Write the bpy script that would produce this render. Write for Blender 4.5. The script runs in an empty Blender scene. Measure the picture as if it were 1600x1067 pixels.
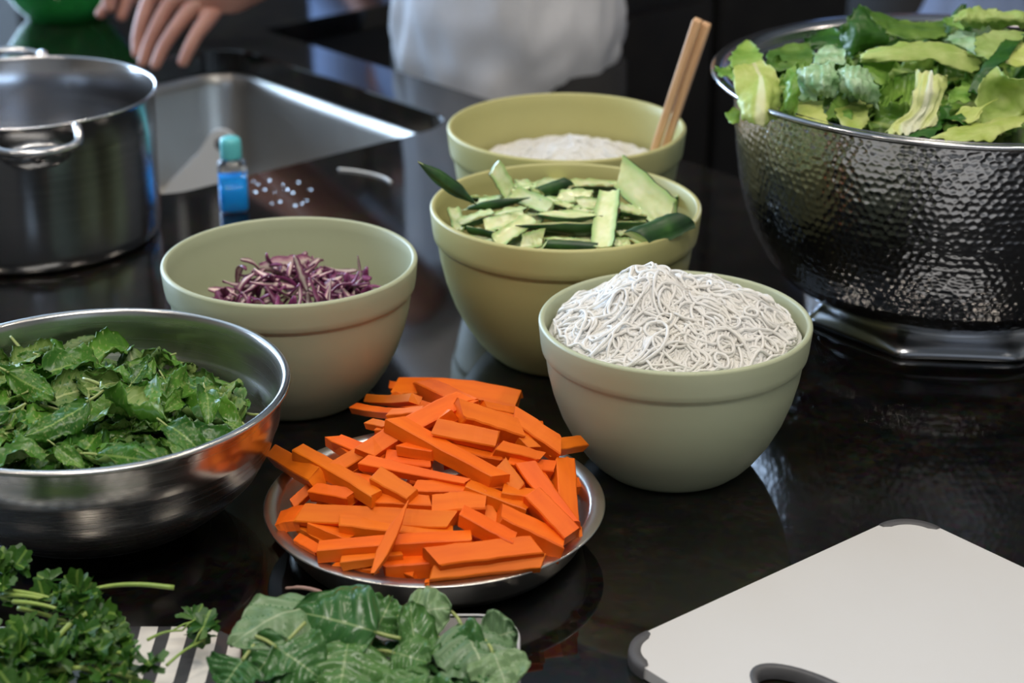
import bpy, bmesh, math, random
import numpy as np
from mathutils import Vector, Matrix, noise
sc = bpy.context.scene
COL = sc.collection
PI = math.pi

# ------------------------------------------------------------------ camera, world, light, exposure
CAM_H = 0.62; F_PX = 2982.17; PITCH = math.radians(23.073)
cam_d = bpy.data.cameras.new('camera'); cam = bpy.data.objects.new('camera', cam_d); COL.objects.link(cam)
cam.location = (0, 0, CAM_H); cam.rotation_euler = (PI/2 - PITCH, 0, 0)
cam_d.sensor_width = 36; cam_d.lens = F_PX * 36 / 1600; cam_d.clip_start = .05
cam_d.dof.use_dof = True; cam_d.dof.focus_distance = 1.27; cam_d.dof.aperture_fstop = 6.5
sc.camera = cam
w = bpy.data.worlds.new('world'); sc.world = w; w.use_nodes = True
w.node_tree.nodes['Background'].inputs[0].default_value = (.62, .76, 1, 1)
w.node_tree.nodes['Background'].inputs[1].default_value = .35
sc.view_settings.view_transform = 'Standard'; sc.view_settings.look = 'None'
sc.view_settings.gamma = 1; sc.view_settings.use_curve_mapping = False
sc.view_settings.exposure = .0

CEIL = 2.1; FLOOR = -.92
def area(name, loc, rot, sx, sy, power, col, shape='RECTANGLE', spread=PI):
    d = bpy.data.lights.new(name, 'AREA'); d.shape = shape; d.size = sx; d.size_y = sy; d.energy = power; d.color = col; d.spread = spread
    o = bpy.data.objects.new(name, d); COL.objects.link(o); o.location = loc; o.rotation_euler = rot; o['kind'] = 'helper'
    return o
# daylight entering through the left window, and front fill from an unseen window added behind the camera
area('window_daylight_left', (-2.98, 3.45, .75), (0, -PI/2, 0), 1.3, 2.4, 165, (.56, .75, 1))
area('window_daylight_back', (-2.125, 4.78, .75), (-PI/2, 0, 0), 1.35, 1.3, 95, (.52, .72, 1))
area('added_fill_rear', (.9, -2.28, .75), (PI/2, 0, 0), 1.6, 1.2, 1.5, (.93, .96, 1))
# soft overhead fill added over the near side, shaped as a long fluorescent fixture
area('added_fill_overhead', (.15, .0, CEIL - .09), (0, 0, 0), 1.25, .3, 27, (1, .95, .87))
DOWNLIGHTS = [(-.75, 1.75), (.35, 2.0), (-.35, .75), (.85, .95), (-1.3, .2), (1.6, 2.2)]
for i, (x, y) in enumerate(DOWNLIGHTS):
    area('downlight_lamp', (x, y, CEIL - .012), (0, 0, 0), .13, .13, 6, (1, .86, .70), 'DISK')

# ------------------------------------------------------------------ helpers
def ray(px, py):
    a = (px - 800) / F_PX; b = (py - 533.5) / F_PX; c, s = math.cos(PITCH), math.sin(PITCH)
    return Vector((a, c - b*s, -s - b*c))
def at(px, py, z=0.):
    d = ray(px, py); t = (z - CAM_H) / d.z; return Vector((d.x*t, d.y*t, z))
def aty(px, py, Y):
    d = ray(px, py); t = Y / d.y; return Vector((d.x*t, Y, CAM_H + d.z*t))
def on_mound(px, py, M):
    d = ray(px, py); t = .6
    while t < 3.5:
        p = Vector((d.x*t, d.y*t, CAM_H + d.z*t))
        if p.z <= M(p.x, p.y): return p
        t += .0015
    return p
def toward(p, dist):
    return p + (Vector((0, 0, CAM_H)) - p).normalized() * dist

def mat(name, col, rough=.5, metal=0., **kw):
    m = bpy.data.materials.new(name); m.use_nodes = True
    b = m.node_tree.nodes['Principled BSDF']
    b.inputs['Base Color'].default_value = (*col, 1); b.inputs['Roughness'].default_value = rough; b.inputs['Metallic'].default_value = metal
    for k, v in kw.items(): b.inputs[k.replace('_', ' ')].default_value = v
    return m
def N(m, t, **kw):
    n = m.node_tree.nodes.new(t)
    for k, v in kw.items():
        if k in n.inputs: n.inputs[k].default_value = v
        else: setattr(n, k, v)
    return n
def L(m, a, b): m.node_tree.links.new(a, b)
def bsdf(m): return m.node_tree.nodes['Principled BSDF']
def ramp(m, fac, stops):
    r = N(m, 'ShaderNodeValToRGB'); e = r.color_ramp.elements
    while len(e) < len(stops): e.new(.5)
    for el, (p, c) in zip(e, stops): el.position = p; el.color = (*c, 1)
    L(m, fac, r.inputs[0]); return r
def noisecol(m, scale, stops, detail=4, coords='Object', rough=.6):
    tc = N(m, 'ShaderNodeTexCoord'); n = N(m, 'ShaderNodeTexNoise', Scale=scale, Detail=detail, Roughness=rough)
    L(m, tc.outputs[coords], n.inputs['Vector']); r = ramp(m, n.outputs['Fac'], stops)
    L(m, r.outputs[0], bsdf(m).inputs['Base Color']); return n
def bump(m, src, strength=.3, dist=.001):
    b = N(m, 'ShaderNodeBump', Strength=strength, Distance=dist); L(m, src, b.inputs['Height']); L(m, b.outputs[0], bsdf(m).inputs['Normal']); return b

def mesh_obj(name, verts, faces, mats=(), smooth=True, parent=None, fmat=None, uv=None):
    me = bpy.data.meshes.new(name); me.from_pydata([tuple(v) for v in verts], [], faces)
    for m in (mats if isinstance(mats, (list, tuple)) else (mats,)): me.materials.append(m)
    if fmat is not None: me.polygons.foreach_set('material_index', fmat)
    if smooth: me.polygons.foreach_set('use_smooth', [True]*len(me.polygons))
    if uv is not None:
        ul = me.uv_layers.new(name='UVMap'); vi = np.empty(len(me.loops), int); me.loops.foreach_get('vertex_index', vi)
        ul.data.foreach_set('uv', np.asarray(uv, float)[vi].ravel())
    me.update()
    o = bpy.data.objects.new(name, me); COL.objects.link(o)
    if parent: o.parent = parent
    return o
def tag(o, label=None, cat=None, group=None, kind=None):
    for k, v in (('label', label), ('category', cat), ('group', group), ('kind', kind)):
        if v: o[k] = v
    return o
def empty(name, loc=(0, 0, 0), rz=0):
    o = bpy.data.objects.new(name, None); COL.objects.link(o); o.location = loc; o.rotation_euler.z = rz; o.empty_display_size = .03; return o
def dup(o, parent=None):
    c = o.copy(); COL.objects.link(c)
    if parent: c.parent = parent
    for ch in o.children: dup(ch, c)
    return c
def lathe(name, prof, mats, n=96, parent=None, loc=None, rmod=None):
    v = []; f = []
    for r, z in prof:
        for k in range(n):
            a = 2*PI*k/n; rr = r*(rmod(a, z) if rmod else 1); v.append((rr*math.cos(a), rr*math.sin(a), z))
    m = len(prof)
    for i in range(m-1):
        for k in range(n): f.append((i*n+k, i*n+(k+1) % n, (i+1)*n+(k+1) % n, (i+1)*n+k))
    f.append(tuple(reversed(range(n)))) if prof[0][0] > 1e-6 else None
    f.append(tuple((m-1)*n+k for k in range(n)))
    o = mesh_obj(name, v, f, mats, True, parent)
    if loc is not None: o.location = loc
    return o
def box(name, size, loc, m, parent=None, bev=0.004, rz=0):
    bm = bmesh.new(); bmesh.ops.create_cube(bm, size=1); bmesh.ops.scale(bm, vec=size, verts=bm.verts)
    if bev: bmesh.ops.bevel(bm, geom=bm.edges[:], offset=min(bev, min(size)*.3), segments=2, affect='EDGES')
    me = bpy.data.meshes.new(name); bm.to_mesh(me); bm.free(); me.materials.append(m)
    o = bpy.data.objects.new(name, me); COL.objects.link(o); o.location = loc; o.rotation_euler.z = rz
    if parent: o.parent = parent
    return o
def tube_geo(pts, rad, n=8, cap=True):
    pts = [Vector(p) for p in pts]; v = []; f = []; m = len(pts)
    rad = rad if hasattr(rad, '__len__') else [rad]*m
    t0 = (pts[1]-pts[0]).normalized(); up = Vector((0, 0, 1)) if abs(t0.z) < .9 else Vector((1, 0, 0)); nrm = up.cross(t0).normalized()
    for i, p in enumerate(pts):
        t = (pts[min(i+1, m-1)]-pts[max(i-1, 0)]).normalized(); nrm = (nrm - t*nrm.dot(t)).normalized(); b = t.cross(nrm)
        for k in range(n):
            a = 2*PI*k/n; v.append(p + (nrm*math.cos(a)+b*math.sin(a))*rad[i])
    for i in range(m-1):
        for k in range(n): f.append((i*n+k, i*n+(k+1) % n, (i+1)*n+(k+1) % n, (i+1)*n+k))
    if cap: f.append(tuple(reversed(range(n)))); f.append(tuple((m-1)*n+k for k in range(n)))
    return v, f
def tube(name, pts, rad, m, n=8, parent=None):
    v, f = tube_geo(pts, rad, n); return mesh_obj(name, v, f, m, True, parent)
def rrect(w, h, r, n=8):
    out = []
    for cx, cy, a0 in ((w/2-r, h/2-r, 0), (-w/2+r, h/2-r, PI/2), (-w/2+r, -h/2+r, PI), (w/2-r, -h/2+r, 1.5*PI)):
        for k in range(n+1):
            a = a0+PI/2*k/n; out.append((cx+r*math.cos(a), cy+r*math.sin(a)))
    return out
def loops_obj(name, loops, m, cap0=True, cap1=True, parent=None, smooth=True):
    n = len(loops[0]); v = [p for l in loops for p in l]; f = []
    for i in range(len(loops)-1):
        for k in range(n): f.append((i*n+k, i*n+(k+1) % n, (i+1)*n+(k+1) % n, (i+1)*n+k))
    if cap0: f.append(tuple(reversed(range(n))))
    if cap1: f.append(tuple((len(loops)-1)*n+k for k in range(n)))
    return mesh_obj(name, v, f, m, smooth, parent)
def spline(pts, n):
    """Catmull-Rom through pts, n samples per span"""
    P = [Vector(p) for p in pts]; P = [2*P[0]-P[1]] + P + [2*P[-1]-P[-2]]; out = []
    for i in range(1, len(P)-2):
        for k in range(n):
            t = k/n; a, b, c, d = P[i-1:i+3]
            out.append(.5*((2*b)+(c-a)*t+(2*a-5*b+4*c-d)*t*t+(3*b-a-3*c+d)*t**3))
    out.append(P[-2]); return out

# ------------------------------------------------------------------ materials
def steel(name, rough, col=(.62, .61, .59), aniso=0., brush=None):
    m = mat(name, col, rough, 1.0)
    if brush:
        tc = N(m, 'ShaderNodeTexCoord'); mp = N(m, 'ShaderNodeMapping'); mp.inputs['Scale'].default_value = brush
        n = N(m, 'ShaderNodeTexNoise', Scale=1.0, Detail=3); L(m, tc.outputs['Object'], mp.inputs[0]); L(m, mp.outputs[0], n.inputs['Vector'])
        r = N(m, 'ShaderNodeMapRange'); r.inputs['To Min'].default_value = rough*.7; r.inputs['To Max'].default_value = rough*1.4
        L(m, n.outputs['Fac'], r.inputs[0]); L(m, r.outputs[0], bsdf(m).inputs['Roughness']); bump(m, n.outputs['Fac'], .06, .0004)
    return m
M_bowl_steel = steel('brushed bowl steel', .24, (.56, .55, .53), brush=(6, 6, 900))
M_pot_steel = steel('polished pot steel', .19, (.52, .52, .53), brush=(8, 8, 500))
M_pan_steel = steel('satin pan metal', .30, (.60, .58, .55))
M_hammer = steel('hammered metal', .18, (.42, .43, .45))
M_sink = steel('sink steel', .34, (.42, .41, .39), brush=(160, 160, 14))
def bowl_mat(name, c):
    m = mat(name, c, .42); n = noisecol(m, 9, [(.3, tuple(x*.95 for x in c)), (.7, c)]); return m
M_green_bowl = bowl_mat('pale green melamine', (.44, .475, .315))
M_yellow_bowl = bowl_mat('yellow green melamine', (.50, .475, .20))
M_granite = mat('black granite', (.012, .011, .010), .06, 0, IOR=1.55)
tc = N(M_granite, 'ShaderNodeTexCoord'); n1 = N(M_granite, 'ShaderNodeTexNoise', Scale=14, Detail=7, Roughness=.7); n2 = N(M_granite, 'ShaderNodeTexVoronoi', Scale=210)
L(M_granite, tc.outputs['Object'], n1.inputs['Vector']); L(M_granite, tc.outputs['Object'], n2.inputs['Vector'])
r1 = ramp(M_granite, n1.outputs['Fac'], [(.38, (.0035, .0035, .004)), (.55, (.010, .0085, .007)), (.72, (.030, .024, .018))])
mx = N(M_granite, 'ShaderNodeMix', data_type='RGBA', blend_type='MULTIPLY'); mx.inputs[0].default_value = .6
L(M_granite, r1.outputs[0], mx.inputs[6]); L(M_granite, n2.outputs['Color'], mx.inputs[7]); L(M_granite, mx.outputs[2], bsdf(M_granite).inputs['Base Color'])
M_cab = mat('black stained wood', (.012, .011, .010), .45); noisecol(M_cab, 18, [(.3, (.009, .008, .008)), (.7, (.017, .015, .013))])
M_handle = steel('cabinet handle steel', .3)
M_floor = mat('dark floor', (.03, .028, .026), .5); noisecol(M_floor, 6, [(.3, (.022, .02, .019)), (.7, (.04, .036, .033))])
def wall_mat(name, c):
    m = mat(name, c, .8); noisecol(m, 3, [(.3, tuple(x*.96 for x in c)), (.7, c)]); return m
M_wall = wall_mat('warm grey wall paint', (.44, .40, .35)); M_wall_b = wall_mat('grey back wall paint', (.36, .37, .38)); M_ceil = wall_mat('ceiling paint', (.62, .61, .58))
M_white_plastic = mat('white board plastic', (.80, .79, .77), .38); noisecol(M_white_plastic, 2.5, [(.3, (.575, .573, .57)), (.7, (.615, .612, .608))])
M_grip = mat('grey rubber grip', (.075, .075, .08), .55); noisecol(M_grip, 60, [(.3, (.065, .065, .07)), (.7, (.085, .085, .09))])
M_wood = mat('pale chopstick wood', (.55, .32, .15), .5)
tc = N(M_wood, 'ShaderNodeTexCoord'); mp = N(M_wood, 'ShaderNodeMapping'); mp.inputs['Scale'].default_value = (900, 900, 25); n = N(M_wood, 'ShaderNodeTexNoise', Scale=1, Detail=3)
L(M_wood, tc.outputs['Object'], mp.inputs[0]); L(M_wood, mp.outputs[0], n.inputs['Vector']); L(M_wood, ramp(M_wood, n.outputs['Fac'], [(.3, (.56, .30, .14)), (.7, (.78, .50, .29))]).outputs[0], bsdf(M_wood).inputs['Base Color'])
M_noodle = mat('rice noodle', (.86, .84, .79), .4)
tcn = N(M_noodle, 'ShaderNodeTexCoord'); nn_ = N(M_noodle, 'ShaderNodeTexNoise', Scale=40); L(M_noodle, tcn.outputs['Object'], nn_.inputs['Vector'])
rn_ = ramp(M_noodle, nn_.outputs['Fac'], [(.3, (.93, .91, .86)), (.7, (.96, .955, .94))]); L(M_noodle, rn_.outputs[0], bsdf(M_noodle).inputs['Base Color'])
tn_ = N(M_noodle, 'ShaderNodeBsdfTranslucent'); L(M_noodle, rn_.outputs[0], tn_.inputs[0]); mn_ = N(M_noodle, 'ShaderNodeMixShader'); mn_.inputs[0].default_value = .3; L(M_noodle, bsdf(M_noodle).outputs[0], mn_.inputs[1]); L(M_noodle, tn_.outputs[0], mn_.inputs[2]); L(M_noodle, mn_.outputs[0], M_noodle.node_tree.nodes['Material Output'].inputs[0])

def rand_mix(m, fac_node_out, stops, hue=.02, val=.25):
    """colour ramp, varied per object"""
    r = ramp(m, fac_node_out, stops); oi = N(m, 'ShaderNodeObjectInfo'); hs = N(m, 'ShaderNodeHueSaturation')
    mr = N(m, 'ShaderNodeMapRange'); mr.inputs['To Min'].default_value = 1-val; mr.inputs['To Max'].default_value = 1+val; L(m, oi.outputs['Random'], mr.inputs[0])
    mr2 = N(m, 'ShaderNodeMapRange'); mr2.inputs['To Min'].default_value = .5+hue; mr2.inputs['To Max'].default_value = .5-hue; L(m, oi.outputs['Random'], mr2.inputs[0])
    L(m, r.outputs[0], hs.inputs['Color']); L(m, mr.outputs[0], hs.inputs['Value']); L(m, mr2.outputs[0], hs.inputs['Hue']); return hs.outputs[0]
M_carrot = mat('raw carrot', (.83, .20, .02), .55, 0, Specular_IOR_Level=.3)
tc = N(M_carrot, 'ShaderNodeTexCoord'); mp = N(M_carrot, 'ShaderNodeMapping'); mp.inputs['Scale'].default_value = (90, 14, 90); n = N(M_carrot, 'ShaderNodeTexNoise', Scale=1, Detail=3)
L(M_carrot, tc.outputs['Object'], mp.inputs[0]); L(M_carrot, mp.outputs[0], n.inputs['Vector'])
L(M_carrot, rand_mix(M_carrot, n.outputs['Fac'], [(.25, (.68, .105, .0015)), (.5, (.80, .145, .002)), (.8, (.88, .195, .006))], .006, .07), bsdf(M_carrot).inputs['Base Color']); bump(M_carrot, n.outputs['Fac'], .25, .0006)
M_cuke = mat('cucumber flesh', (.58, .66, .33), .25, 0, Subsurface_Weight=.25, Subsurface_Scale=.006)
tc = N(M_cuke, 'ShaderNodeTexCoord'); n = N(M_cuke, 'ShaderNodeTexNoise', Scale=70, Detail=2); L(M_cuke, tc.outputs['Object'], n.inputs['Vector'])
L(M_cuke, rand_mix(M_cuke, n.outputs['Fac'], [(.3, (.58, .66, .30)), (.5, (.68, .74, .40)), (.75, (.76, .80, .52))], .012, .1), bsdf(M_cuke).inputs['Base Color']); bump(M_cuke, n.outputs['Fac'], .3, .0008)
_cb = bsdf(M_cuke).inputs['Base Color'].links[0].from_socket; _uv = N(M_cuke, 'ShaderNodeUVMap'); _sx = N(M_cuke, 'ShaderNodeSeparateXYZ'); L(M_cuke, _uv.outputs[0], _sx.inputs[0])
_s1 = N(M_cuke, 'ShaderNodeMath', operation='SUBTRACT'); L(M_cuke, _sx.outputs[0], _s1.inputs[0]); _s1.inputs[1].default_value = .5; _s2 = N(M_cuke, 'ShaderNodeMath', operation='ABSOLUTE'); L(M_cuke, _s1.outputs[0], _s2.inputs[0])
_mr = N(M_cuke, 'ShaderNodeMapRange', interpolation_type='SMOOTHSTEP'); _mr.inputs['From Min'].default_value = .22; _mr.inputs['From Max'].default_value = .52; L(M_cuke, _s2.outputs[0], _mr.inputs[0])
_mx = N(M_cuke, 'ShaderNodeMix', data_type='RGBA'); L(M_cuke, _mr.outputs[0], _mx.inputs[0]); L(M_cuke, _cb, _mx.inputs[6]); _mx.inputs[7].default_value = (.36, .54, .20, 1); L(M_cuke, _mx.outputs[2], bsdf(M_cuke).inputs['Base Color'])
M_cuke_skin = mat('cucumber skin', (.015, .06, .012), .42)
tc = N(M_cuke_skin, 'ShaderNodeTexCoord'); n = N(M_cuke_skin, 'ShaderNodeTexNoise', Scale=45, Detail=3); L(M_cuke_skin, tc.outputs['Object'], n.inputs['Vector'])
L(M_cuke_skin, ramp(M_cuke_skin, n.outputs['Fac'], [(.3, (.008, .03, .010)), (.6, (.02, .075, .014)), (.8, (.06, .16, .03))]).outputs[0], bsdf(M_cuke_skin).inputs['Base Color'])

def leaf_mat(name, rib, dark, light, rough=.38, vein_n=7, vein=.5, rib_w=.03, trans=.22, scale=30, hue=.015, val=.2, taper=0.0, bs=.25, bd=.0008):
    """two-tone blade with pale midrib and side veins read from the leaf's own UV"""
    m = mat(name, light, rough); P = bsdf(m)
    uv = N(m, 'ShaderNodeUVMap'); sx = N(m, 'ShaderNodeSeparateXYZ'); L(m, uv.outputs[0], sx.inputs[0])
    sub = N(m, 'ShaderNodeMath', operation='SUBTRACT'); L(m, sx.outputs[0], sub.inputs[0]); sub.inputs[1].default_value = .5
    ab = N(m, 'ShaderNodeMath', operation='ABSOLUTE'); L(m, sub.outputs[0], ab.inputs[0])
    tc = N(m, 'ShaderNodeTexCoord'); nz = N(m, 'ShaderNodeTexNoise', Scale=scale, Detail=4); L(m, tc.outputs['Object'], nz.inputs['Vector'])
    base = rand_mix(m, nz.outputs['Fac'], [(.3, dark), (.7, light)], hue, val)
    # side veins: stripes in t - .5*|s|
    ma = N(m, 'ShaderNodeMath', operation='MULTIPLY_ADD'); L(m, ab.outputs[0], ma.inputs[0]); ma.inputs[1].default_value = -.55; L(m, sx.outputs[1], ma.inputs[2])
    mu = N(m, 'ShaderNodeMath', operation='MULTIPLY'); L(m, ma.outputs[0], mu.inputs[0]); mu.inputs[1].default_value = vein_n
    fr = N(m, 'ShaderNodeMath', operation='PINGPONG'); L(m, mu.outputs[0], fr.inputs[0]); fr.inputs[1].default_value = .5
    vr = N(m, 'ShaderNodeMapRange'); vr.inputs['From Min'].default_value = .10; vr.inputs['From Max'].default_value = .0; vr.inputs['To Max'].default_value = vein; L(m, fr.outputs[0], vr.inputs[0])
    m1 = N(m, 'ShaderNodeMix', data_type='RGBA'); L(m, vr.outputs[0], m1.inputs[0]); L(m, base, m1.inputs[6]); m1.inputs[7].default_value = (*rib, 1)
    # midrib, optionally wider at the base
    rw = N(m, 'ShaderNodeMath', operation='MULTIPLY_ADD'); L(m, sx.outputs[1], rw.inputs[0]); rw.inputs[1].default_value = -taper; rw.inputs[2].default_value = rib_w+taper
    dv = N(m, 'ShaderNodeMath', operation='DIVIDE'); L(m, ab.outputs[0], dv.inputs[0]); L(m, rw.outputs[0], dv.inputs[1])
    rr = N(m, 'ShaderNodeMapRange'); rr.inputs['From Min'].default_value = 1.25; rr.inputs['From Max'].default_value = .6; L(m, dv.outputs[0], rr.inputs[0])
    m2 = N(m, 'ShaderNodeMix', data_type='RGBA'); L(m, rr.outputs[0], m2.inputs[0]); L(m, m1.outputs[2], m2.inputs[6]); m2.inputs[7].default_value = (*rib, 1)
    L(m, m2.outputs[2], P.inputs['Base Color']); bump(m, nz.outputs['Fac'], bs, bd)
    out = m.node_tree.nodes['Material Output']; tr = N(m, 'ShaderNodeBsdfTranslucent'); L(m, m2.outputs[2], tr.inputs[0])
    ms = N(m, 'ShaderNodeMixShader'); ms.inputs[0].default_value = trans; L(m, P.outputs[0], ms.inputs[1]); L(m, tr.outputs[0], ms.inputs[2]); L(m, ms.outputs[0], out.inputs[0])
    return m
M_mint_t = leaf_mat('mint leaf top', (.22, .36, .08), (.028, .125, .010), (.10, .27, .03), .30, 8, .3, val=.35)
M_mint_b = leaf_mat('mint leaf underside', (.42, .50, .20), (.13, .23, .05), (.23, .34, .09), .45, 8, .45, val=.3)
M_basil_t = leaf_mat('basil leaf top', (.24, .36, .15), (.045, .15, .035), (.10, .24, .07), .24, 7, .12, rib_w=.014, scale=12)
M_basil_b = leaf_mat('basil leaf underside', (.36, .46, .28), (.15, .27, .12), (.25, .38, .20), .34, 7, .16, rib_w=.018, scale=12)
M_let_pale = leaf_mat('pale lettuce heart', (.80, .82, .48), (.50, .62, .12), (.74, .80, .30), .4, 9, .1, .04, .3, 60, .01, .1, .10, .7, .002)
M_let_mid = leaf_mat('mid green lettuce', (.48, .60, .20), (.13, .34, .035), (.36, .56, .12), .36, 9, .1, .035, .3, 55, .01, .12, .07, .7, .002)
M_let_dark = leaf_mat('dark green lettuce', (.14, .28, .06), (.016, .085, .006), (.05, .17, .016), .35, 9, .15, .02, .2, 45, .01, .15, .02, .5, .002)
M_let_blue = leaf_mat('frosty lettuce underside', (.66, .76, .50), (.20, .44, .17), (.54, .72, .48), .32, 10, .15, .04, .25, 75, .01, .1, .08, .8, .0025)
M_let_white = leaf_mat('white lettuce rib', (.84, .86, .66), (.58, .68, .20), (.80, .84, .50), .36, 9, .1, .06, .3, 40, .01, .08, .2, .5, .0015)
M_let_lite = leaf_mat('light green lettuce', (.62, .70, .32), (.36, .52, .11), (.58, .68, .25), .4, 9, .1, .03, .3, 55, .01, .1, .04, .7, .002)
M_let_olive = leaf_mat('olive lettuce', (.30, .42, .10), (.05, .16, .015), (.19, .33, .055), .38, 9, .15, .03, .25, 45, .01, .1, .03, .5, .002)
M_cil = leaf_mat('coriander leaf', (.16, .28, .05), (.018, .075, .008), (.06, .18, .02), .4, 5, .2, trans=.2)
M_cil_stem = mat('coriander stem', (.24, .38, .07), .4); noisecol(M_cil_stem, 30, [(.3, (.17, .31, .05)), (.7, (.36, .46, .12))])
M_stem = mat('herb stem', (.25, .32, .09), .45); noisecol(M_stem, 40, [(.3, (.19, .27, .06)), (.7, (.34, .40, .14))])
M_stem_purple = mat('purplish herb stem', (.36, .22, .20), .45); noisecol(M_stem_purple, 40, [(.3, (.30, .17, .16)), (.7, (.45, .30, .24))])
def cab_mat(name, stops):
    m = mat(name, stops[1][1], .35); tc = N(m, 'ShaderNodeTexCoord'); uv = N(m, 'ShaderNodeUVMap'); sx = N(m, 'ShaderNodeSeparateXYZ'); L(m, uv.outputs[0], sx.inputs[0])
    nz = N(m, 'ShaderNodeTexNoise', Scale=160, Detail=2); L(m, tc.outputs['Object'], nz.inputs['Vector'])
    ad = N(m, 'ShaderNodeMath', operation='MULTIPLY_ADD'); L(m, nz.outputs['Fac'], ad.inputs[0]); ad.inputs[1].default_value = .5; L(m, sx.outputs[0], ad.inputs[2])
    L(m, rand_mix(m, ad.outputs[0], stops, .01, .25), bsdf(m).inputs['Base Color']); return m
M_cabb_p = cab_mat('purple cabbage skin', [(.4, (.10, .012, .06)), (.75, (.17, .03, .10)), (1.1, (.24, .07, .17))])
M_cabb_w = cab_mat('pale cabbage cut face', [(.50, (.17, .03, .10)), (.78, (.42, .22, .27)), (1.0, (.68, .56, .50))])
M_skin = mat('skin', (.50, .25, .18), .45, 0, Subsurface_Weight=.15, Subsurface_Scale=.01); noisecol(M_skin, 25, [(.3, (.38, .175, .135)), (.7, (.47, .24, .18))])
M_nail = mat('finger nail', (.62, .36, .30), .3)
def cloth(name, c, sc_=350):
    m = mat(name, c, .85); n = noisecol(m, sc_, [(.3, tuple(x*.9 for x in c)), (.7, c)]); bump(m, n.outputs['Fac'], .15, .0006); return m
M_shirt = cloth('white cotton', (.66, .67, .71)); M_trouser = cloth('black trousers', (.010, .010, .011)); M_blue = cloth('blue denim shirt', (.30, .40, .66)); M_hair = mat('dark hair', (.02, .014, .01), .5)
noisecol(M_hair, 60, [(.3, (.014, .01, .008)), (.7, (.03, .02, .014))])
M_gglass = mat('green glass', (.05, .42, .10), .08, 0, Transmission_Weight=.55, IOR=1.45)
noisecol(M_gglass, 8, [(.3, (.045, .38, .09)), (.7, (.06, .46, .12))])

# ------------------------------------------------------------------ the setting
wall_t = .12
def struct(o): o['kind'] = 'structure'; return o
struct(box('floor', (6.2, 7.4, .1), (-.2, 1.2, FLOOR-.05), M_floor, bev=0))
struct(box('ceiling', (6.2, 7.4, .1), (-.2, 1.2, CEIL+.05), M_ceil, bev=0))
struct(box('wall_right', (.12, 7.4, 3.02), (2.86, 1.2, .59), M_wall, bev=0))
def wall_with_window(name, axis, pos, a0, a1, w0, w1, z0, z1, wn, wm=None):
    """wall slab split around one window opening, with frame, sill and pane"""
    v = []; f = []
    def add(u0, u1, za, zb):
        b = len(v)
        for d in (-wall_t/2, wall_t/2):
            for (u, z) in ((u0, za), (u1, za), (u1, zb), (u0, zb)): v.append((pos+d, u, z) if axis == 'x' else (u, pos+d, z))
        f.extend([(b, b+1, b+2, b+3), (b+7, b+6, b+5, b+4), (b, b+4, b+5, b+1), (b+1, b+5, b+6, b+2), (b+2, b+6, b+7, b+3), (b+3, b+7, b+4, b)])
    add(a0, w0, FLOOR, CEIL); add(w1, a1, FLOOR, CEIL); add(w0, w1, FLOOR, z0); add(w0, w1, z1, CEIL)
    struct(mesh_obj(name, v, f, wm or M_wall, False))
    fr = empty(wn); struct(fr)
    def bar(nm, u, z, su, sz, dep=.05):
        s = (dep, su, sz) if axis == 'x' else (su, dep, sz); l = (pos, u, z) if axis == 'x' else (u, pos, z)
        box(nm, s, l, M_ceil, fr, .004)
    zc = (z0+z1)/2; uc = (w0+w1)/2
    for u in (w0+.025, w1-.025): bar('window_jamb', u, zc, .05, z1-z0)
    for z in (z0+.025, z1-.025): bar('window_rail', uc, z, w1-w0, .05)
    bar('window_mullion', uc, zc, .04, z1-z0-.1)
    return fr
wall_with_window('wall_left', 'x', -3.06, -2.5, 4.9, 2.2, 4.7, .05, 1.45, 'window_1')
wall_with_window('wall_front', 'y', -2.40, -3.2, 2.9, .05, 1.75, .1, 1.4, 'window_added_fill')  # opening and frame added here to let in front fill
wall_with_window('wall_back', 'y', 4.86, -3.12, 2.92, -2.85, -1.4, .05, 1.45, 'window_3', M_wall_b)

# black tall cabinets along the back wall
for i in range(5):
    x = -.72 + i*.78
    c = empty('tall_cabinet', (x, 4.5, FLOOR)); tag(c, f'black tall kitchen cabinet on back wall, {["first","second","third","fourth","fifth"][i]} from the window side', 'cabinet', 'tall cabinets along the back wall')
    box('body', (.77, .58, 2.86), (0, .0, 1.43), M_cab, c, .003)
    for k, (z0, z1) in enumerate(((.1, 1.35), (1.36, 2.84))):
        for s in (-1, 1):
            d = box('door', (.375, .02, z1-z0), (s*.19, -.305, (z0+z1)/2), M_cab, c, .003)
            box('door_handle', (.012, .025, .16), (-s*.15, -.02, -.3 if k else .4), M_handle, d, .003)

# ------------------------------------------------------------------ island counter (axes a, b turned against the camera)
AX = Vector((.667, -.745, 0)); BX = Vector((.745, .667, 0)); O0 = Vector((-.336, 2.53, 0)); ANG = math.atan2(AX.y, AX.x)
def AB(a, b, z=0.): return O0 + AX*a + BX*b + Vector((0, 0, z))
SA0, SA1, SB0, SB1 = .045, .512, -.50, -.085
def sink_loop(off, z, r=.055):
    return [AB((SA0+SA1)/2 + x, (SB0+SB1)/2 + y, z) for x, y in rrect(SA1-SA0+2*off, SB1-SB0+2*off, r+off, 10)]
bm = bmesh.new()
outer = [AB(a, b) for a, b in ((0, 0), (1.85, 0), (1.85, -1.28), (-.66, -1.28), (-.66, .95), (0, .95))]
def loop_edges(pts):
    vs = [bm.verts.new(p) for p in pts]; return [bm.edges.new((vs[i], vs[(i+1) % len(vs)])) for i in range(len(vs))]
eds = loop_edges(outer) + loop_edges(sink_loop(0, 0))
bmesh.ops.triangle_fill(bm, edges=eds, use_beauty=True, use_dissolve=False)
for f in bm.faces:
    if f.normal.z < 0: f.normal_flip()
ret = bmesh.ops.extrude_face_region(bm, geom=bm.faces[:])
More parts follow.
